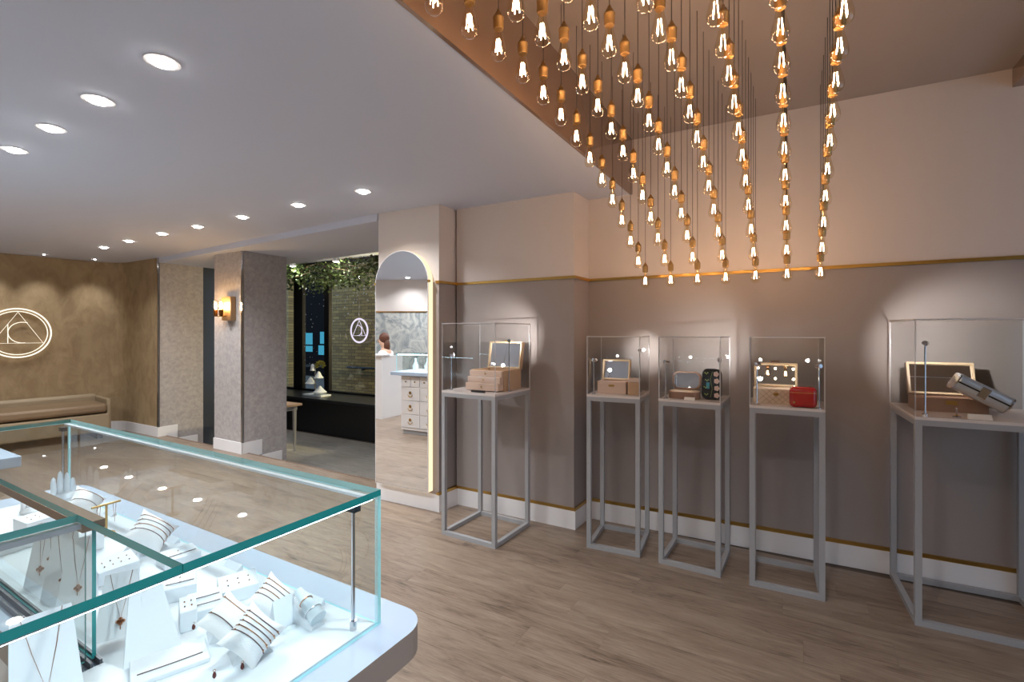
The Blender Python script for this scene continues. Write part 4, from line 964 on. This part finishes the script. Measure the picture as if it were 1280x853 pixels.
for k in range(7):
    e = empty('necklace_bust', Q+E1*(-1.62+.16*k)-E2*(.2+.08*(k % 2))+Vector((0, 0, ZB+.0045)), TH+math.pi, 'white necklace bust inside the rear glass case, %s from the reception desk' % ORD[k], 'bust', 'white busts in the rear glass case')
    m = MB(); m.lathe([(.05, 0), (.048, .05), (.055, .08), (.03, .12), (.018, .15), (.018, .19), (.01, .195)], 14); m.v = [Vector((v.x, v.y*.5, v.z)) for v in m.v]; m.build('torso', M['white'], e, smooth=True)
    m = MB(); m.tube([(.028*math.cos(R(t)), -.018-.016*math.sin(R(t))*.5, .12-.05*abs(math.sin(R(t)))) for t in range(0, 181, 15)], .001, 4); m.build('necklace', M['gold'], e)
# reception desk, stool and seated person (seen only in the mirror)
rd = empty('reception_desk', Vector((-5.21, 3.0, 0)), TH, 'tall white reception desk reflected in the mirror', 'desk')
m = MB(); m.box(-1.3, 0, -.05, 0, 0, 1.09); m.box(-.05, 0, -.55, -.05, 0, 1.09); m.build('front_panel', M['skirt'], rd)
m = MB(); m.box(-1.3, -.05, -.55, -.05, .72, .75); m.build('worktop', M['white'], rd)
m = MB(); m.box(-1.32, .02, -.2, .02, 1.09, 1.12); m.build('ledge', M['skirt'], rd, bevel=.003)
pp = Vector((-5.78, 2.72, 0)); pz = TH+math.pi*1.4
st_ = empty('stool', pp, pz, 'black stool behind the white reception desk', 'stool')
m = MB(); m.lathe([(.2, 0), (.2, .015), (.03, .04), (.025, .5), (.06, .53)], 16); m.build('pedestal', M['blkmetal'], st_, smooth=True)
m = MB(); m.lathe([(.16, .53), (.18, .55), (.18, .575), (.15, .59)], 20); m.build('seat', M['blk'], st_, smooth=True)
def skin(name, verts, edges, radii, mat, parent, root=0, sub=2):
    me = bpy.data.meshes.new(name); me.from_pydata(verts, edges, []); me.materials.append(mat)
    o = bpy.data.objects.new(name, me); COL.objects.link(o)
    if parent: o.parent = parent
    mo = o.modifiers.new('skin', 'SKIN'); mo.use_smooth_shade = True
    for i, r in enumerate(radii):
        d = me.skin_vertices[0].data[i]; d.radius = (r, r) if not hasattr(r, '__len__') else r; d.use_root = (i == root)
    s = o.modifiers.new('sub', 'SUBSURF'); s.levels = sub; s.render_levels = sub
    return o
# person faces local -Y, seated on the stool, head bent over the desk
V = [(0,0,.68),(0,0,.85),(0,-.02,1.02),(0,-.03,1.13),(0,-.05,1.21),(0,-.07,1.27),(0,-.09,1.34),(0,-.08,1.42)]; Rr = [(.15,.11),(.13,.10),(.15,.10),(.13,.09),(.05,.05),(.055,.055),(.075,.085),(.06,.07)]
Ed = [(0,1),(1,2),(2,3),(3,4),(4,5),(5,6),(6,7)]
for s_ in (-1, 1):
    b = len(V); V += [(s_*.17,-.03,1.12),(s_*.21,-.06,.95),(s_*.19,-.24,.80),(s_*.17,-.30,.785)]; Rr += [.055,.045,.032,.03]; Ed += [(3,b),(b,b+1),(b+1,b+2),(b+2,b+3)]
    for k in range(5):
        f = len(V); fx = s_*(.17+(-.05 if k == 0 else (k-2.5)*.018)); L = (.03,.05,.058,.052,.04)[k]
        V += [(fx,-.33+(.02 if k == 0 else 0),.783),(fx,-.33-L+(.02 if k == 0 else 0),.772)]; Rr += [.009,.008]; Ed += [(b+3,f),(f,f+1)]
    b = len(V); V += [(s_*.09,-.02,.66),(s_*.11,-.40,.62),(s_*.11,-.36,.20),(s_*.11,-.38,.07),(s_*.11,-.50,.04)]; Rr += [.085,.06,.045,.04,.035]; Ed += [(0,b),(b,b+1),(b+1,b+2),(b+2,b+3),(b+3,b+4)]
person = skin('person', V, Ed, Rr, M['skin'], None); person.location = pp; person.rotation_euler.z = pz
tag(person, 'person in white top with brown hair sitting behind the reception desk', 'person')
V2_ = [(0,0,.70),(0,0,.85),(0,-.02,1.02),(0,-.03,1.13),(0,-.045,1.19)]; R2 = [(.165,.125),(.145,.115),(.165,.115),(.145,.105),(.075,.07)]; E2_ = [(0,1),(1,2),(2,3),(3,4)]
for s_ in (-1, 1):
    b = len(V2_); V2_ += [(s_*.17,-.03,1.12),(s_*.21,-.06,.95),(s_*.192,-.22,.81)]; R2 += [.066,.056,.042]; E2_ += [(3,b),(b,b+1),(b+1,b+2)]
skin('top', V2_, E2_, R2, M['shirt'], person)
V3 = [(0,0,.67)]; R3 = [(.165,.125)]; E3 = []
for s_ in (-1, 1):
    b = len(V3); V3 += [(s_*.09,-.02,.66),(s_*.11,-.40,.62),(s_*.11,-.36,.20),(s_*.11,-.37,.12)]; R3 += [.095,.07,.055,.052]; E3 += [(0,b),(b,b+1),(b+1,b+2),(b+2,b+3)]
skin('trousers', V3, E3, R3, M['trouser'], person)
m = MB(); m.ball((0, -.055, 1.40), (.092, .095, .105), 16, 12); m.ball((0, .0, 1.25), (.085, .05, .14), 14, 10); m.build('hair', M['hair'], person, smooth=True)
m = MB()
for s_ in (-1, 1): m.ball((s_*.03, -.172, 1.365), (.010, .006, .006), 8, 6)
m.build('eyes', M['blk'], person, smooth=True)
m = MB(); m.cyl((0, -.165, 1.365), (0, -.19, 1.335), .008, .013, 8); m.build('nose', M['skin'], person, smooth=True)
m = MB(); m.ball((0, -.165, 1.31), (.022, .006, .006), 8, 6); m.build('mouth', plain('lip', rgb(170, 90, 84), .5), person, smooth=True)
